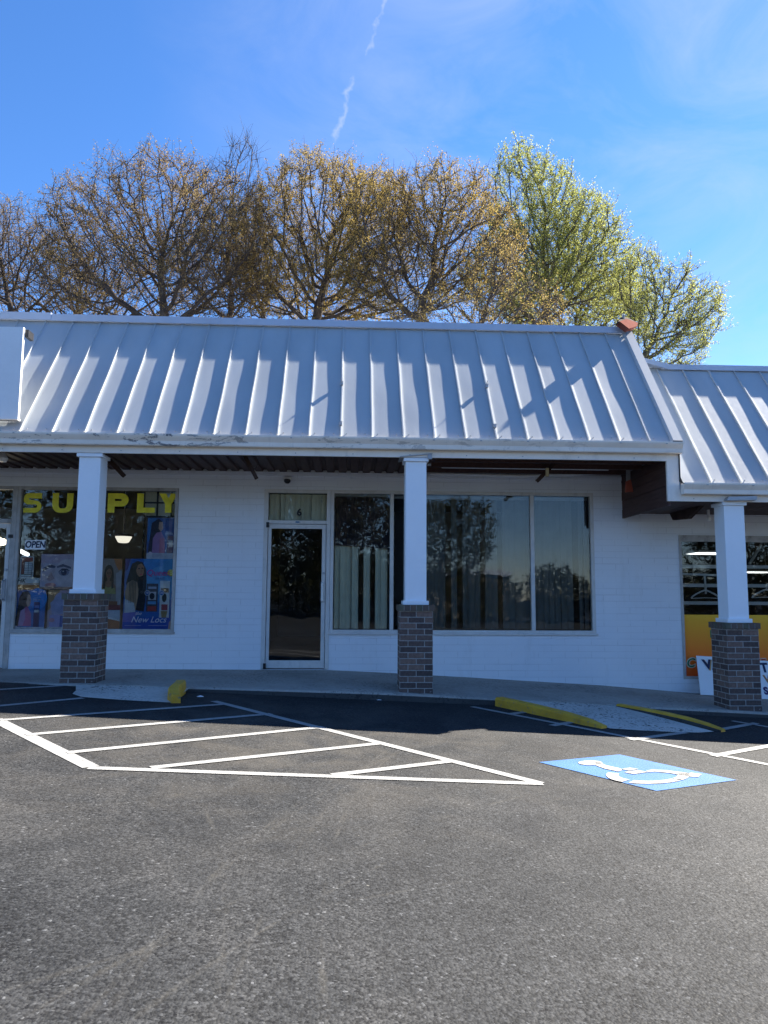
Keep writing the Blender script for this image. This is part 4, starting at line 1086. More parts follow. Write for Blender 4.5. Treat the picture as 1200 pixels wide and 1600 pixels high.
# floodlight at the ridge end
e = empty('floodlight')
q = Vector(at(984, 507, 10.95))
fn = Vector((.40, -.75, .50)).normalized()
def onp(u, v):
    d = Vector(ray(u, v)); o_ = Vector((0, 0, H0)); return o_+d*((q-o_).dot(fn)/d.dot(fn))
ring = [onp(*p_) for p_ in ((968, 502), (979, 498), (997, 504.5), (995.5, 509.5), (983, 513.5))]
b = MB(); n_ = len(ring); back = [p_-fn*.07+Vector((-.01, .02, .0)) for p_ in ring]
b.face(ring, RUST); b.face(list(reversed(back)), RUST)
for i in range(n_): b.face([ring[i], back[i], back[(i+1) % n_], ring[(i+1) % n_]], RUST)
b.build('housing', e)
b = MB(); hd = [onp(966, 503), onp(970, 496), onp(979, 495.5), onp(998, 504.5), onp(979, 498.2)]
b.face(hd, WOODB); hb = [p_-fn*.08 for p_ in hd]; b.face(list(reversed(hb)), WOODB)
for i in range(5): b.face([hd[i], hb[i], hb[(i+1) % 5], hd[(i+1) % 5]], WOODB)
b.build('hood', e)
b = MB(); b.tube([q+Vector((-.06, .1, -.30)), q+Vector((-.07, .08, .0)), q+Vector((-.09, .02, .16))], .022, STEEL); b.build('bracket', e)
rebase(e, tuple(q+Vector((-.06, .1, -.3)))); tag(e, 'rust red floodlight tilted on the right end of the roof ridge', 'floodlight')

# ------------------------------------------------------------------ lower building on the right
low = empty('shop_building')
LB_Z = Z(1.485); LT_Z = Z(3.535)
wl = MB()
RH = Z(.94); RS = Z(-1.235)
wl.box(4.26, 5.045, YW, YB, B0-.3, RH, WBRICK); wl.box(5.045, 9.2, YW, YB, B0-.3, RS, WBRICK); wl.box(9.2, 14, YW, YB, B0-.3, RH, WBRICK); wl.box(4.26, 14, YW, YB, RH, Z(3.3), WBRICK)
wl.build('wall', low)
sh = MB(); sh.box(4.26, 4.4, YB, 19, B0-.3, Z(3.3), DARKI); sh.box(13.8, 14, YB, 19, B0-.3, Z(3.3), WBRICK); sh.box(4.4, 13.8, 18.8, 19, B0-.3, Z(3.3), DARKI); sh.build('rear_wall', low)
MB().box(4.4, 13.8, YB, 18.8, B0-.3, Z(-1.42), DARKI).build('floor', low); MB().box(4.4, 13.8, YB, 18.8, Z(1.3), Z(1.4), DARKI).build('ceiling', low); MB().box(4.26, 14, YB, 19, Z(3.3), Z(3.4), CAPM).build('flat_roof', low)
standing_seam(4.35, 12.0, RB_Y, LB_Z, RT_Y, LT_Z, X0+22*S-.015, 9, low)
b = MB(); b.extr([(11.02, Z(3.497)), (11.035, Z(3.495)), (11.05, Z(3.56)), (11.5, Z(3.56)), (11.5, Z(3.588)), (11.03, Z(3.584))], 'x', 4.78, 12.0, CAPM)
b.hexa([(4.33, 10.90, Z(3.60)), (4.86, 11.0, Z(3.50)), (4.86, 11.4, Z(3.50)), (4.33, 11.4, Z(3.72)), (4.33, 10.90, Z(3.66)), (4.88, 11.0, Z(3.58)), (4.88, 11.4, Z(3.582)), (4.33, 11.4, Z(3.80))], CAPM)
b.build('ridge_cap', low)
gutter(4.33, 12.0, Z(1.475), low)
b = MB(); b.box(4.318, 12, 9.525, 9.56, Z(1.245), Z(1.46), TRIM)
for x in np.arange(4.5, 8, .74): b.tube([(x, 9.526, Z(1.28)), (x, 9.518, Z(1.28))], .007, STEEL, 6)
b.build('fascia', low)
b = MB(); x = 4.215
while x < 9:
    b.box(x, x+.155, 9.563, YW-.003, Z(1.262)+random.uniform(0, .004), Z(1.33), SOFF); x += .159
b.build('soffit', low)
c3 = column(5.05, Z(-1.45), Z(-.333), Z(1.245), low, seed=3)
b = MB(); b.hexa([(4.90, 9.44, Z(1.252)), (5.30, 9.44, Z(1.262)), (5.32, 9.8, Z(1.262)), (4.88, 9.8, Z(1.252)), (4.93, 9.44, Z(1.30)), (5.31, 9.44, Z(1.315)), (5.31, 9.8, Z(1.315)), (4.93, 9.8, Z(1.30))], STEEL)
b.build('flashing', c3)
b = MB(); a = at(1069, 800, 10.6); c = at(1105, 812, 10.6)
b.hexa([(a[0], 10.5, c[2]), (a[0]+.06, 10.5, c[2]), (a[0]+.06, 11.0, c[2]+.03), (a[0], 11.0, c[2]+.03), (a[0], 10.1, Z(1.26)), (a[0]+.06, 10.1, Z(1.26)), (a[0]+.06, 11.1, Z(1.26)), (a[0], 11.1, Z(1.26))], WOODB)
tag(b.build('hanging_bracket'), 'brown bracket under the lower porch beside the right column', 'bracket', 'brown brackets under the porch')
b = MB(); q = at(1107, 809, 10.6); b.lathe([(.012, -.05), (.028, -.035), (.032, 0), (.02, .03), (.02, Z(1.27)-q[2])], q, WHITEE); tag(b.build('light_bulb'), 'bare bulb under the lower porch ceiling', 'light bulb')
# its window
wn3 = empty('window'); wn3.parent = low
b = MB(); frame_rect(b, 5.045, 9.2, RS, RH, .04, YF0, YF1, ALUD); b.box(5.085, 9.16, YF0+.02, YF1, Z(.845), Z(.90), ALUD); b.build('frame', wn3)
MB().box(5.085, 9.16, YG, YG+.006, RS+.04, Z(.845), GLASS).build('pane', wn3)
# printed film on the lower half of the glass
def mat_film():
    mt, nt = new_mat('printed_film'); kk = N(nt)
    tcx = kk.n('ShaderNodeTexCoord'); s_ = kk.n('ShaderNodeSeparateXYZ'); kk.l(tcx.outputs['Generated'], s_.inputs[0])
    f = kk.math('ADD', kk.math('MULTIPLY', s_.outputs[2], .85), kk.math('MULTIPLY', s_.outputs[0], .18))
    c = kk.ramp(f, [(.0, (.88, .10, .015)), (.35, (.92, .21, .016)), (.75, (.92, .40, .022)), (1, (.88, .56, .04))])
    kk.out(c, .45, 0, None, .3); return mt
FILM = mat_film()
zt = at(1100, 960.5, YG+.012)[2]
e = MB(); e.box(5.09, 9.15, YG-.004, YG-.001, RS+.04, zt, FILM); film = e.build('window_film', wn3)
q = at(1119, 990, YG+.007); b = MB(); b.box(q[0]-.10, q[0]+.09, YG-.0062, YG-.0045, q[2]-.06, q[2]+.055, ink((.02, .16, .06))); b.build('film_badge', wn3)
text('film_letter', 'L', (q[0]-.045, YG-.0075, q[2]), .13, ink((.55, .62, .58)), wn3, bold=.004)
q = at(1078, 1036, YG+.007); text('film_letter', 'C', (q[0], YG-.0065, q[2]), .19, ink((.58, .60, .45)), wn3, bold=.014, shear=.2); text('film_letter', 'C', (q[0], YG-.0082, q[2]), .185, ink((.03, .16, .06)), wn3, bold=.002, shear=.2)
q = at(1123, 1024, YG+.007); text('film_letter', 'O', (q[0], YG-.0065, q[2]), .17, ink((.6, .62, .6)), wn3, bold=.012); text('film_letter', 'O', (q[0], YG-.0082, q[2]), .16, ink((.03, .10, .30)), wn3, bold=.004)
q = at(1192, 1036, YG+.007); text('film_letter', 'E', (q[0], YG-.0065, q[2]), .17, ink((.55, .45, .35)), wn3, bold=.012); text('film_letter', 'E', (q[0], YG-.0082, q[2]), .16, ink((.40, .04, .03)), wn3, bold=.003)
# display rails and hangers behind the glass
for i, v in enumerate((885, 914.5, 942)):
    q = at(1064, v, 11.7); b = MB(); b.box(5.1, 9.1, 11.68, 11.71, q[2]-.026, q[2]+.026, WHITEE)
    tag(b.build('display_rail'), ('topmost', 'middle', 'lowest')[i]+' of the three white display rails behind the right shop glass', 'rail', 'display rails in the right window')
b = MB(); q0 = at(1066, 897, 11.55); q1 = at(1126, 899, 11.55); q2 = at(1101, 899, 11.55); q3 = at(1103, 928, 11.55)
b.tube([(q0[0], 11.55, q0[2]-.06), (q0[0], 11.55, q0[2]), (q1[0], 11.55, q1[2])], .018, WHITEE, 8); b.tube([q2, (q3[0], 11.55, q3[2])], .016, WHITEE, 8); tag(b.build('drop_rod'), 'white display rod with a drop bar above the left hanger', 'display rod')
b = MB(); b.tube([at(1171, 882, 11.5), at(1189, 851, 11.5)], .024, paint('tan_arm', (.45, .42, .34), .6), 8); tag(b.build('slanted_rod'), 'slanting tan display rod right of the column', 'display rod')
def hanger(uc, vt, Y, label):
    b = MB(); s = lambda du, dv: at(uc+du, vt+dv, Y)
    b.tube([s(0, -6), s(2.5, -9), s(4, -6), s(1, -3), s(0, 0)], .006, WHITEE, 6)
    b.tube([s(0, 0), s(-6, 2), s(-14, 6), s(-20, 10), s(-22, 13)], .013, WHITEE, 6); b.tube([s(0, 0), s(6, 2), s(14, 6), s(20, 10), s(22, 13)], .013, WHITEE, 6)
    b.tube([s(-22, 13), s(0, 12), s(22, 13)], .006, WHITEE, 6)
    tag(b.build('coat_hanger'), label, 'hanger', 'white hangers in the right window')
hanger(1102, 922, 11.5, 'white clothes hanger left of the right column'); hanger(1197, 921, 11.5, 'white clothes hanger at the right edge of the picture')
TUBEG = emit('ceiling_panel_glow', (.95, .98, 1), 1.2)
for (u0, u1, v, Y, nm) in ((1092, 1150, 865.5, 13.5, 'nearest bright'), (1064, 1098, 916.5, 16.5, 'far thin'), (1150, 1215, 895.5, 15.0, 'second')):
    a = at(u0, v, Y); c = at(u1, v, Y); b = MB()
    b.face([(a[0], Y+.55, a[2]+.02), (c[0], Y+.55, a[2]+.02), (c[0], Y, a[2]), (a[0], Y, a[2])], TUBEG); b.box(a[0], c[0], Y, Y+.55, a[2]+.03, a[2]+.07, WHITEE)
    for xx in (a[0]+.1, c[0]-.1): b.tube([(xx, Y+.25, a[2]+.06), (xx, Y+.25, Z(1.31))], .008, STEEL, 5)
    tag(b.build('ceiling_light'), nm+' ceiling light inside the right hand shop', 'ceiling light', 'ceiling lights in the right shop')
# two boards leaning on the wall
def lean_sign(name, cs, label):
    """cs: px corners tl, tr, bl, br; bottom stands on the walk, top rests on the wall"""
    yb_, yt_ = 10.95, 11.20
    tl, tr = at(*cs[0], yt_), at(*cs[1], yt_); bl, br_ = at(*cs[2], yb_), at(*cs[3], yb_)
    nrm_ = (Vector(tr)-Vector(tl)).cross(Vector(bl)-Vector(tl)).normalized(); nrm_ = nrm_ if nrm_.y < 0 else -nrm_
    o_ = nrm_*.012
    e = empty(name); b = MB(); b.hexa([Vector(bl), Vector(br_), Vector(br_)-o_, Vector(bl)-o_, Vector(tl), Vector(tr), Vector(tr)-o_, Vector(tl)-o_], WHITEP); b.build('board', e)
    def put(s, uv, size, col, **kw):
        t = (uv[1]-cs[0][1])/(cs[2][1]-cs[0][1]); y = yt_+(yb_-yt_)*t; q = Vector(at(*uv, y))+nrm_*kw.pop('out', .002)
        return text('sign_letter', s, tuple(q), size, ink(col), e, lean=-math.atan2(yt_-yb_, tl[2]-bl[2]), **kw)
    def quad(pts, col, out=.002):
        b = MB(); q = []
        for uv in pts:
            t = (uv[1]-cs[0][1])/(cs[2][1]-cs[0][1]); q.append(Vector(at(*uv, yt_+(yb_-yt_)*t))+nrm_*out)
        b.face(q, ink(col)); b.build('sign_patch', e)
    return e, put, quad, (bl, br_)
e, put, quad, bb = lean_sign('leaning_sign', ((1088, 1024.5), (1165, 1029), (1095, 1085.5), (1168, 1089)), '')
put('V', (1107.5, 1040), .21, (.50, .30, .10), bold=.012, xs=1.0, shear=-.08, out=.002); put('V', (1106, 1039), .20, (.012, .015, .06), bold=.008, shear=-.08, out=.005)
put('A', (1120.5, 1041), .21, (.50, .30, .10), bold=.012, shear=-.08, out=.002); put('A', (1119, 1040), .20, (.012, .015, .06), bold=.008, shear=-.08, out=.005)
quad([(1117, 1052), (1140, 1053), (1140, 1069), (1119, 1068)], (.03, .10, .24)); quad([(1121, 1060), (1126, 1056), (1135, 1057), (1136, 1066), (1125, 1066)], (.45, .38, .34), .004)
rebase(e, (bb[0][0], 10.95, bb[0][2])); tag(e, 'white board with dark letters VA leaning on the wall left of the pier', 'sign', 'white boards leaning on the wall')
e, put, quad, bb = lean_sign('leaning_sign', ((1186, 1032), (1275, 1036), (1190, 1092), (1277, 1096)), '')
put('T', (1194, 1044), .20, (.012, .015, .06), bold=.008); put('W', (1203, 1062), .17, (.42, .20, .08), bold=.006); put('S', (1197, 1080), .15, (.05, .02, .10), bold=.008)
rebase(e, (bb[0][0], 10.95, bb[0][2])); tag(e, 'white lettered board leaning right of the brick pier, cut by the edge', 'sign', 'white boards leaning on the wall')

for o, nm in ((main, 0), (low, 1)):
    pass
rebase(main, (-1, YW, Z(-1.1))); rebase(low, (8, YW, Z(-1.6)))
tag(main, 'long white brick shop block with a higher standing seam metal roof', 'building'); tag(low, 'lower white brick shop block stepping down at the right edge', 'building')

# litter on the lot
for i, (u, v, sz, lb) in enumerate(((592, 1094, .035, 'crumpled white scrap lying at the foot of the curb'), (313, 1089, .04, 'white scrap beside the yellow curb stub'))):
    x, y = gnd(u, v); b = MB(); g = gz(x, y)
    rng = random.Random(i)
    ring = [(x+sz*1.3*math.cos(t)*rng.uniform(.7, 1.2), y+sz*math.sin(t)*rng.uniform(.6, 1.1)) for t in np.linspace(0, 6.28, 8)[:-1]]
    top = (x, y, g+sz*.5)
    for a, c in zip(ring, ring[1:]+ring[:1]): b.face([(*a, g+.004), (*c, g+.004), top], WHITEP)
    tag(b.build('litter_scrap'), lb, 'litter')

# ------------------------------------------------------------------ trees
def colonize(rng, trunk, ells, n_attr, D=.45, infl=2.4, kill=.3, iters=260):
    A = []
    vols = np.array([e[3]*e[4]*e[5] for e in ells]); pr = vols/vols.sum()
    while len(A) < n_attr:
        e = ells[rng.choice(len(ells), p=pr)]
        v = rng.normal(size=3); v /= np.linalg.norm(v); r = rng.uniform(.18, 1)**(1/2.6)
        if v[2] < 0 and rng.uniform() < .35*-v[2]: continue
        A.append([e[0]+v[0]*r*e[3], e[1]+v[1]*r*e[4], e[2]+v[2]*r*e[5]])
    A = np.array(A); pos = [np.array(p, float) for p in trunk]; par = [-1]+list(range(len(trunk)-1))
    P = np.array(pos)
    d2 = ((A[:, None]-P[None])**2).sum(2); near = d2.argmin(1); nd = d2.min(1); alive = np.ones(len(A), bool)
    for it in range(iters):
        lim = infl**2 if it > 26 else 1e9
        act = alive & (nd < lim)
        if not act.any(): break
        idx = near[act]; dirs = A[act]-P[idx]; dirs /= np.linalg.norm(dirs, axis=1)[:, None]+1e-9
        acc = np.zeros((len(P), 3)); np.add.at(acc, idx, dirs)
        gr = np.unique(idx); v = acc[gr]; ln = np.linalg.norm(v, axis=1)
        ok = ln > .15; gr = gr[ok]; v = v[ok]/ln[ok][:, None]
        v = v+rng.normal(size=v.shape)*.16+np.array([0, 0, .05]); v /= np.linalg.norm(v, axis=1)[:, None]
        new = P[gr]+v*D
        if len(new):
            far = (((new[:, None]-P[None])**2).sum(2).min(1) > (.55*D)**2); new = new[far]; gr = gr[far]
        if len(new) == 0: break
        start = len(P); P = np.vstack([P, new]); par += list(gr)
        dd = ((A[:, None]-new[None])**2).sum(2); mn = dd.min(1); am = dd.argmin(1)+start
        upd = mn < nd; nd[upd] = mn[upd]; near[upd] = am[upd]
        alive &= nd > kill**2
        if len(P) > 5200: break
    return P, np.array(par)
def tubes_np(P0, P1, R0, R1, n):
    d = P1-P0; L = np.linalg.norm(d, axis=1)[:, None]+1e-9; d = d/L
    ref = np.where(np.abs(d[:, 2:3]) < .9, np.array([[0, 0, 1.]]), np.array([[1., 0, 0]]))
    a = np.cross(d, ref); a /= np.linalg.norm(a, axis=1)[:, None]+1e-9; c = np.cross(d, a)
    t = np.arange(n)*2*np.pi/n
    ring = a[:, None]*np.cos(t)[None, :, None]+c[:, None]*np.sin(t)[None, :, None]
    V = np.concatenate([P0[:, None]+ring*R0[:, None, None], P1[:, None]+ring*R1[:, None, None]], 1).reshape(-1, 3)
    m_ = len(P0); base = (np.arange(m_)*2*n)[:, None]; j = np.arange(n)[None]; j2 = (j+1) % n
    F = np.stack([base+j, base+j2, base+n+j2, base+n+j], 2).reshape(-1, 4)
    return V, F
def np_mesh(name, parts, mat, tint=None):
    V = []; F = []; o = 0
    for v, f in parts: V.append(v); F.append(f+o); o += len(v)
    V = np.concatenate(V); F = np.concatenate(F)
    me = bpy.data.meshes.new(name); me.vertices.add(len(V)); me.vertices.foreach_set('co', V.astype(np.float32).ravel())
    me.loops.add(F.size); me.loops.foreach_set('vertex_index', F.astype(np.int32).ravel())
    me.polygons.add(len(F)); me.polygons.foreach_set('loop_start', np.arange(0, F.size, F.shape[1], dtype=np.int32)); me.polygons.foreach_set('loop_total', np.full(len(F), F.shape[1], np.int32))
    if tint is not None:
        at_ = me.attributes.new('tint', 'FLOAT', 'FACE'); at_.data.foreach_set('value', tint.astype(np.float32))
    me.update(calc_edges=True); me.materials.append(mat); return me
def grow(seed, base, fork_z, ells, n_attr, bark, leafm, leaf=.085, per=7, twig=.55, twigs=2, D=.24, lean=(0, 0), bare=0., stems=1, kill=.29, up=.35, tipr=.010, airy=1.):
    """a tree: trunk mesh (trunk, limbs, twigs) and crown mesh (leaves)"""
    rng = np.random.RandomState(seed)
    tr = [np.array([0., 0., -.3])]; n = max(3, int(fork_z/.5))
    for i in range(1, n+1):
        t = i/n; tr.append(np.array([lean[0]*t+.12*math.sin(3*t+seed), lean[1]*t+.1*math.sin(2*t), fork_z*t]))
    P, par = colonize(rng, tr, ells, int(n_attr*2.2), D, kill=kill)
    N_ = len(P); ch = np.zeros(N_, int); np.add.at(ch, par[1:], 1)
    for _ in range(6):                       # relax the limbs
        Q = P.copy(); csum = np.zeros((N_, 3)); np.add.at(csum, par[1:], P[1:])
        inn = (ch == 1) & (par >= 0); Q[inn] = .5*P[inn]+.25*P[par[inn]]+.25*csum[inn]; P = Q
    e = 2.22; rad = np.full(N_, 0.); tip = ch == 0; rad[tip] = tipr**e
    for i in range(N_-1, 0, -1): rad[par[i]] += rad[i]
    rad = np.maximum(rad, tipr**e)**(1/e)
    rad = np.minimum(rad, .30)
    parts = []
    child = np.arange(1, N_); p = par[1:]
    r0 = np.minimum(rad[p], rad[child]*1.45); r1 = rad[child]
    for lo, hi, ns in ((0, .016, 3), (.016, .05, 5), (.05, 9, 8)):
        s_ = (r1 >= lo) & (r1 < hi)
        if s_.any():
            d = (P[child[s_]]-P[p[s_]]); parts.append(tubes_np(P[p[s_]]-d*.04, P[child[s_]]+d*.04, r0[s_], r1[s_], ns))
    # twigs grow from the thin nodes
    thin = np.where(rad < .022)[0]; thin = thin[thin > len(tr)]
    bidx = np.repeat(thin, twigs); m_ = len(bidx)
    dirp = P[bidx]-P[par[bidx]]; dirp /= np.linalg.norm(dirp, axis=1)[:, None]+1e-9
    dv = dirp+rng.normal(size=(m_, 3))*.75+np.array([0, 0, up]); dv /= np.linalg.norm(dv, axis=1)[:, None]
    ln = rng.uniform(.35, 1.0, m_)*twig
    a0 = P[bidx]-dirp*rng.uniform(0, D, m_)[:, None]; mid_ = a0+dv*(ln*.5)[:, None]; dv2 = dv+rng.normal(size=(m_, 3))*.35+np.array([0, 0, .12]); dv2 /= np.linalg.norm(dv2, axis=1)[:, None]
    a1 = mid_+dv2*(ln*.5)[:, None]
    parts.append(tubes_np(a0, mid_, np.full(m_, .0075), np.full(m_, .0055), 3)); parts.append(tubes_np(mid_, a1, np.full(m_, .0055), np.full(m_, .003), 3))
    # leaves / buds along the twigs
    cl = np.array([math.sin(q[0]*1.7+seed)+math.sin(q[1]*1.9+2*seed)+math.sin(q[2]*1.6+3*seed) for q in a1])
    hh = np.clip((a1[:, 2]-fork_z-1)/(P[:, 2].max()-fork_z-1+1e-6), 0, 1); bare = bare+.45*(1-hh)**1.3*airy
    keep = rng.uniform(size=m_) > np.clip(bare+.26*cl, 0, .97)
    src = np.where(keep)[0]; li = np.repeat(src, per); k_ = len(li)
    tt = rng.uniform(.1, 1.05, k_)[:, None]; c = np.where(tt < .5, a0[li]+(mid_[li]-a0[li])*tt*2, mid_[li]+(a1[li]-mid_[li])*(tt-.5)*2)+rng.normal(size=(k_, 3))*.045
    ax = rng.normal(size=(k_, 3)); ax /= np.linalg.norm(ax, axis=1)[:, None]; bx = np.cross(ax, rng.normal(size=(k_, 3))); bx /= np.linalg.norm(bx, axis=1)[:, None]
    sz = leaf*rng.uniform(.5, 1.15, k_)[:, None]
    V = np.stack([c-ax*sz*.55, c+bx*sz*.28, c+ax*sz*.55, c-bx*sz*.28], 1).reshape(-1, 3); F = np.arange(4*k_).reshape(-1, 4)
    tm = np_mesh('trunk', parts, bark); cm = np_mesh('crown', [(V, F)], leafm, rng.uniform(size=k_))
    return tm, cm
def plant(name, meshes, loc, label, group, rz=0., sc=1., zs=1.):
    e = empty(name); e.location = loc; e.rotation_euler = (0, 0, rz); e.scale = (sc, sc, sc*zs)
    for me, nm in zip(meshes, ('trunk', 'crown')):
        o = bpy.data.objects.new(nm, me); COL.objects.link(o); o.parent = e
    return tag(e, label, 'tree', group)
BARK = mat_bark('dark_bark', (.042, .034, .029), (.10, .080, .068)); BARKG = mat_bark('grey_bark', (.060, .052, .043), (.13, .115, .095))
LBROWN = mat_leaf('brown_olive_buds', [(.25, (.155, .103, .068)), (.5, (.235, .172, .082)), (.75, (.31, .235, .092))], .5)
LGOLD = mat_leaf('golden_olive_catkins', [(.25, (.175, .123, .052)), (.5, (.29, .213, .07)), (.75, (.39, .295, .095))], .5)
LGREEN = mat_leaf('fresh_green_leaves', [(.25, (.20, .215, .06)), (.5, (.33, .345, .095)), (.75, (.43, .44, .14))], .55)
LDARK = mat_leaf('dull_green_leaves', [(.25, (.030, .034, .014)), (.5, (.06, .062, .022)), (.75, (.095, .092, .032))], .4)
GT = 'trees rising behind the shop roof'
def E(u, v, Y, ru, rv, dep, base):
    """crown ellipsoid from surveyed silhouette: centre and half-axes in metres, relative to the tree's base"""
    c = at(u, v, Y); s = Y/F_PX
    return (c[0]-base[0], Y-base[1], c[2]-base[2], ru*s, dep, rv*s)
def bg_tree(seed, u0, Y, ells, fork_v, n_attr, bark, leafm, label, **kw):
    g = at(u0, 930, Y); base = (g[0], Y, 0.)
    fz = at(u0, fork_v, Y)[2]
    el = [E(u, v, Y+dy, ru, rv, dep, base) for (u, v, ru, rv, dep, dy) in ells]
    ms = grow(seed, base, fz, el, n_attr, bark, leafm, **kw)
    plant(kw.pop('name', 'tree'), ms, base, label, GT); return ms
T = []
T.append(bg_tree(11, 255, 25, [(248, 338, 116, 98, 2.6, 0), (160, 390, 105, 92, 2.4, .5), (340, 375, 95, 112, 2.4, -.5), (245, 445, 200, 75, 2.6, 0), (120, 330, 55, 52, 1.4, .6)], 690, 2600, BARK, LBROWN,
         'broad brown budding tree with the widest crown, left of centre', leaf=0.056, per=22, twigs=2, twig=0.8, bare=0.04, airy=0.8, up=0.55))
T.append(bg_tree(12, -10, 27, [(5, 390, 75, 85, 2.0, 0), (-40, 420, 70, 90, 2.0, 0), (70, 440, 85, 80, 1.8, .4)], 690, 1700, BARK, LBROWN,
         'brown tree with thin twigs cut by the left edge', leaf=0.05, per=14, twigs=2, twig=0.85, bare=0.3, airy=0.9, up=0.55))
T.append(bg_tree(13, 355, 31, [(380, 265, 36, 62, 1.3, 0), (345, 330, 70, 80, 1.8, 0), (340, 420, 110, 85, 2.2, 0)], 600, 1100, BARK, LBROWN,
         'tall bare twigged tree rising above the broad brown crown', leaf=0.05, per=3, twigs=2, twig=1.1, bare=0.8, up=0.7))
T.append(bg_tree(14, 470, 26, [(500, 325, 112, 70, 2.7, 0), (430, 390, 95, 95, 2.4, .3), (580, 370, 90, 100, 2.4, 0), (500, 445, 150, 68, 2.6, 0)], 700, 2700, BARK, LGOLD,
         'golden olive tree with a rounded top in the middle', leaf=0.055, per=32, twigs=2, twig=0.7, bare=-0.08, airy=1.1, up=0.6))
T.append(bg_tree(15, 640, 23.5, [(680, 328, 86, 70, 2.0, 0), (605, 350, 78, 82, 2.0, 0), (735, 395, 95, 88, 2.2, 0), (630, 435, 120, 68, 2.2, 0), (745, 318, 40, 56, 1.2, 0)], 650, 2600, BARK, LGOLD,
         'brown oak with heavy forking limbs right of the golden tree', leaf=0.055, per=25, twigs=2, twig=0.7, bare=0.05, airy=1.1, lean=(.3, 0), up=.5))
T.append(bg_tree(16, 850, 28, [(808, 318, 54, 104, 1.8, 0), (855, 330, 56, 84, 1.8, 0), (885, 395, 95, 100, 2.4, 0), (912, 348, 52, 54, 1.5, 0), (940, 435, 62, 78, 1.8, 0), (820, 430, 110, 82, 2.6, 0)], 690, 3000, BARKG, LGREEN,
         'tall fresh green tree, the highest of the leafy ones', leaf=0.07, per=26, twigs=2, twig=0.75, bare=-0.06, airy=0.8, up=0.7))
T.append(bg_tree(17, 985, 25, [(1040, 500, 72, 58, 1.6, 0), (1090, 492, 46, 56, 1.3, 0), (1000, 448, 44, 60, 1.3, 0), (1045, 552, 72, 36, 1.3, 0), (1065, 445, 36, 38, .9, 0)], 600, 1900, BARKG, LGREEN,
         'low spreading pale green tree over the step in the roofs', leaf=0.065, per=16, twigs=3, twig=0.7, bare=-0.1, airy=0.4, lean=(-.1, 0), up=.7))
T.append(bg_tree(18, 730, 21, [(700, 505, 95, 40, 1.5, 0), (800, 490, 95, 60, 1.5, 0), (775, 430, 50, 60, 1.3, .3)], 640, 1500, BARK, LGOLD,
         'low tan leafy tree just above the ridge, in front of the green tree', leaf=0.05, per=16, twigs=2, twig=0.65, bare=0.1, airy=.5, up=0.5))
T.append(bg_tree(19, 100, 33, [(90, 440, 140, 85, 2.6, 0), (210, 460, 140, 75, 2.4, 0)], 640, 1700, BARK, LBROWN,
         'far brown thicket tree showing through the broad crown', leaf=0.06, per=10, twigs=1, twig=0.8, bare=.15, airy=.5))
T.append(bg_tree(20, 430, 34, [(420, 430, 125, 90, 2.6, 0), (585, 430, 140, 95, 2.4, 0)], 640, 1700, BARK, LBROWN,
         'far brown tree showing between the golden tree and its neighbour', leaf=0.06, per=10, twigs=1, twig=0.8, bare=.15, airy=.5))
T.append(bg_tree(21, 900, 32, [(890, 470, 125, 70, 2.4, 0), (960, 490, 75, 60, 1.8, 0)], 640, 1300, BARKG, LGREEN,
         'green tree low behind the fresh green crown', leaf=0.075, per=10, twigs=3, twig=0.7, bare=.05, airy=.3))
# a dark nest-like clump in the low tree
b = MB(); q = Vector(at(1066, 505, 24.6)); rng = random.Random(4)
for i in range(90):
    d = Vector((rng.gauss(0, 1), rng.gauss(0, 1), rng.gauss(0, .5))).normalized(); t = Vector((rng.gauss(0, 1), rng.gauss(0, 1), rng.gauss(0, .35))).normalized()
    c_ = q+Vector((d.x*.22, d.y*.2, d.z*.10)); b.tube([c_-t*.13, c_+t*.13], .008, WOODB, 3)
tag(b.build('bird_nest'), 'dark twig nest in the low pale green tree', 'nest')

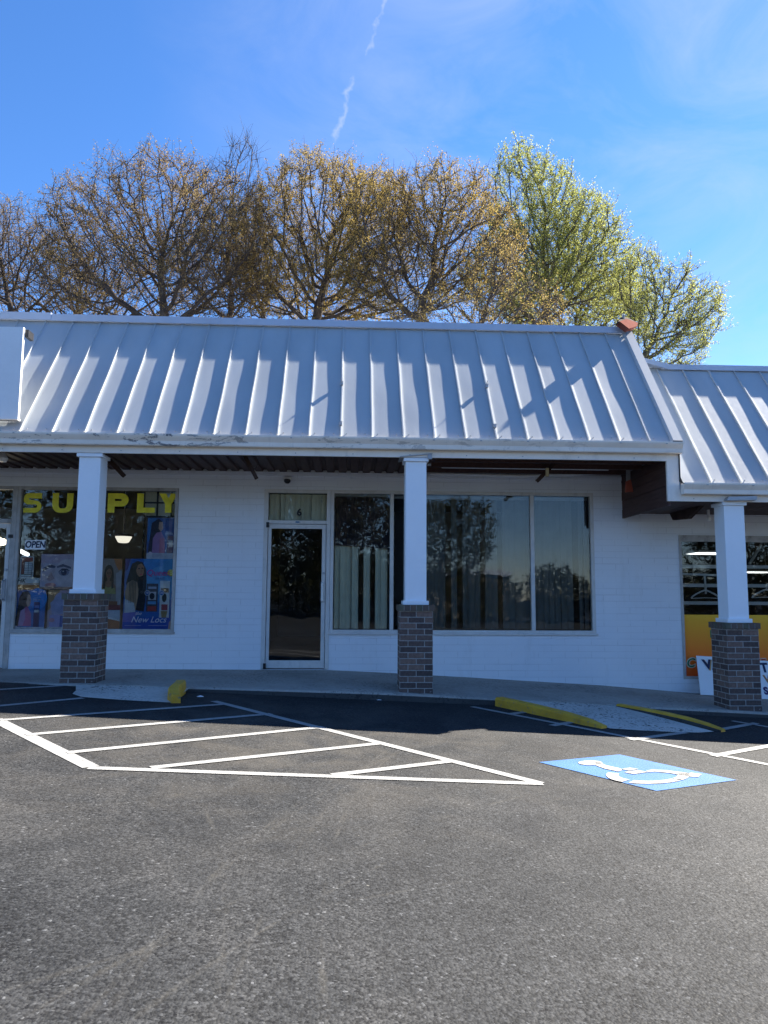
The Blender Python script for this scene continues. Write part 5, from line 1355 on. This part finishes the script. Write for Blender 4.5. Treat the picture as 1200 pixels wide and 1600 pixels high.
# ------------------------------------------------------------------ across the lot (seen as reflections in the glass)
GR = 'trees across the lot behind the viewer'
LB1 = mat_leaf('dark_green_leaves', [(.25, (.018, .022, .009)), (.5, (.036, .040, .014)), (.75, (.060, .062, .022))], .3)  # very dark leaf green, keeps the reflected trees dark
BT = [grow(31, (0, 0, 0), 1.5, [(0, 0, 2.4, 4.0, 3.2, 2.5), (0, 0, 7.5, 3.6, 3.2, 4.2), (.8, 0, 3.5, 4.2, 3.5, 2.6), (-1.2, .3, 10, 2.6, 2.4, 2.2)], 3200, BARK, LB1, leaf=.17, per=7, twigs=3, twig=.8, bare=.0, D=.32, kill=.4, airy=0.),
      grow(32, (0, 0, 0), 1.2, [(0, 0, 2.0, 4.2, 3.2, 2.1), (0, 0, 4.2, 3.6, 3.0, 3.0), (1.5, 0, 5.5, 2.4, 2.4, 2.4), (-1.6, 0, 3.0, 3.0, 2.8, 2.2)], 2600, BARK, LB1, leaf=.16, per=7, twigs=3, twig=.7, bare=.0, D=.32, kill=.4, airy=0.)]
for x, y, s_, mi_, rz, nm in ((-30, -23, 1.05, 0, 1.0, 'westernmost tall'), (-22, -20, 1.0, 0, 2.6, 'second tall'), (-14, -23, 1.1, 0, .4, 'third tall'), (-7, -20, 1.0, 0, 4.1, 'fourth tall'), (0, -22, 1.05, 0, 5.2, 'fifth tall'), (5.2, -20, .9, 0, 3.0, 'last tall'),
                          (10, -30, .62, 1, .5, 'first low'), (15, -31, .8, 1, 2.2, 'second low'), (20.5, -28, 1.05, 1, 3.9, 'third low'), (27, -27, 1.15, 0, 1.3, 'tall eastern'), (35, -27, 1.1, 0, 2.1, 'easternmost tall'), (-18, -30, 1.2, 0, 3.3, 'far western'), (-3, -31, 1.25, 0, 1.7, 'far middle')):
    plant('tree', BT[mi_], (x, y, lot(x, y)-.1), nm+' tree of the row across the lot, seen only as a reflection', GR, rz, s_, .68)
st_ = empty('storage_building')
MB().box(4, 13, -44, -38, -.4, 3.0, paint('tan_block', (.30, .26, .21), .8)).build('wall', st_); MB().box(3.8, 13.2, -44.2, -37.8, 3.0, 3.25, CAPM).build('roof', st_)
tag(st_, 'low tan building across the lot, seen only reflected in the glass', 'building')

# ------------------------------------------------------------------ render settings
scene.view_settings.view_transform = 'Standard'; scene.view_settings.look = 'None'
scene.view_settings.exposure = 2.2; scene.view_settings.gamma = 1.0
scene.render.film_transparent = False
cy = scene.cycles
cy.max_bounces = 8; cy.diffuse_bounces = 3; cy.glossy_bounces = 3; cy.transparent_max_bounces = 16; cy.sample_clamp_indirect = 6
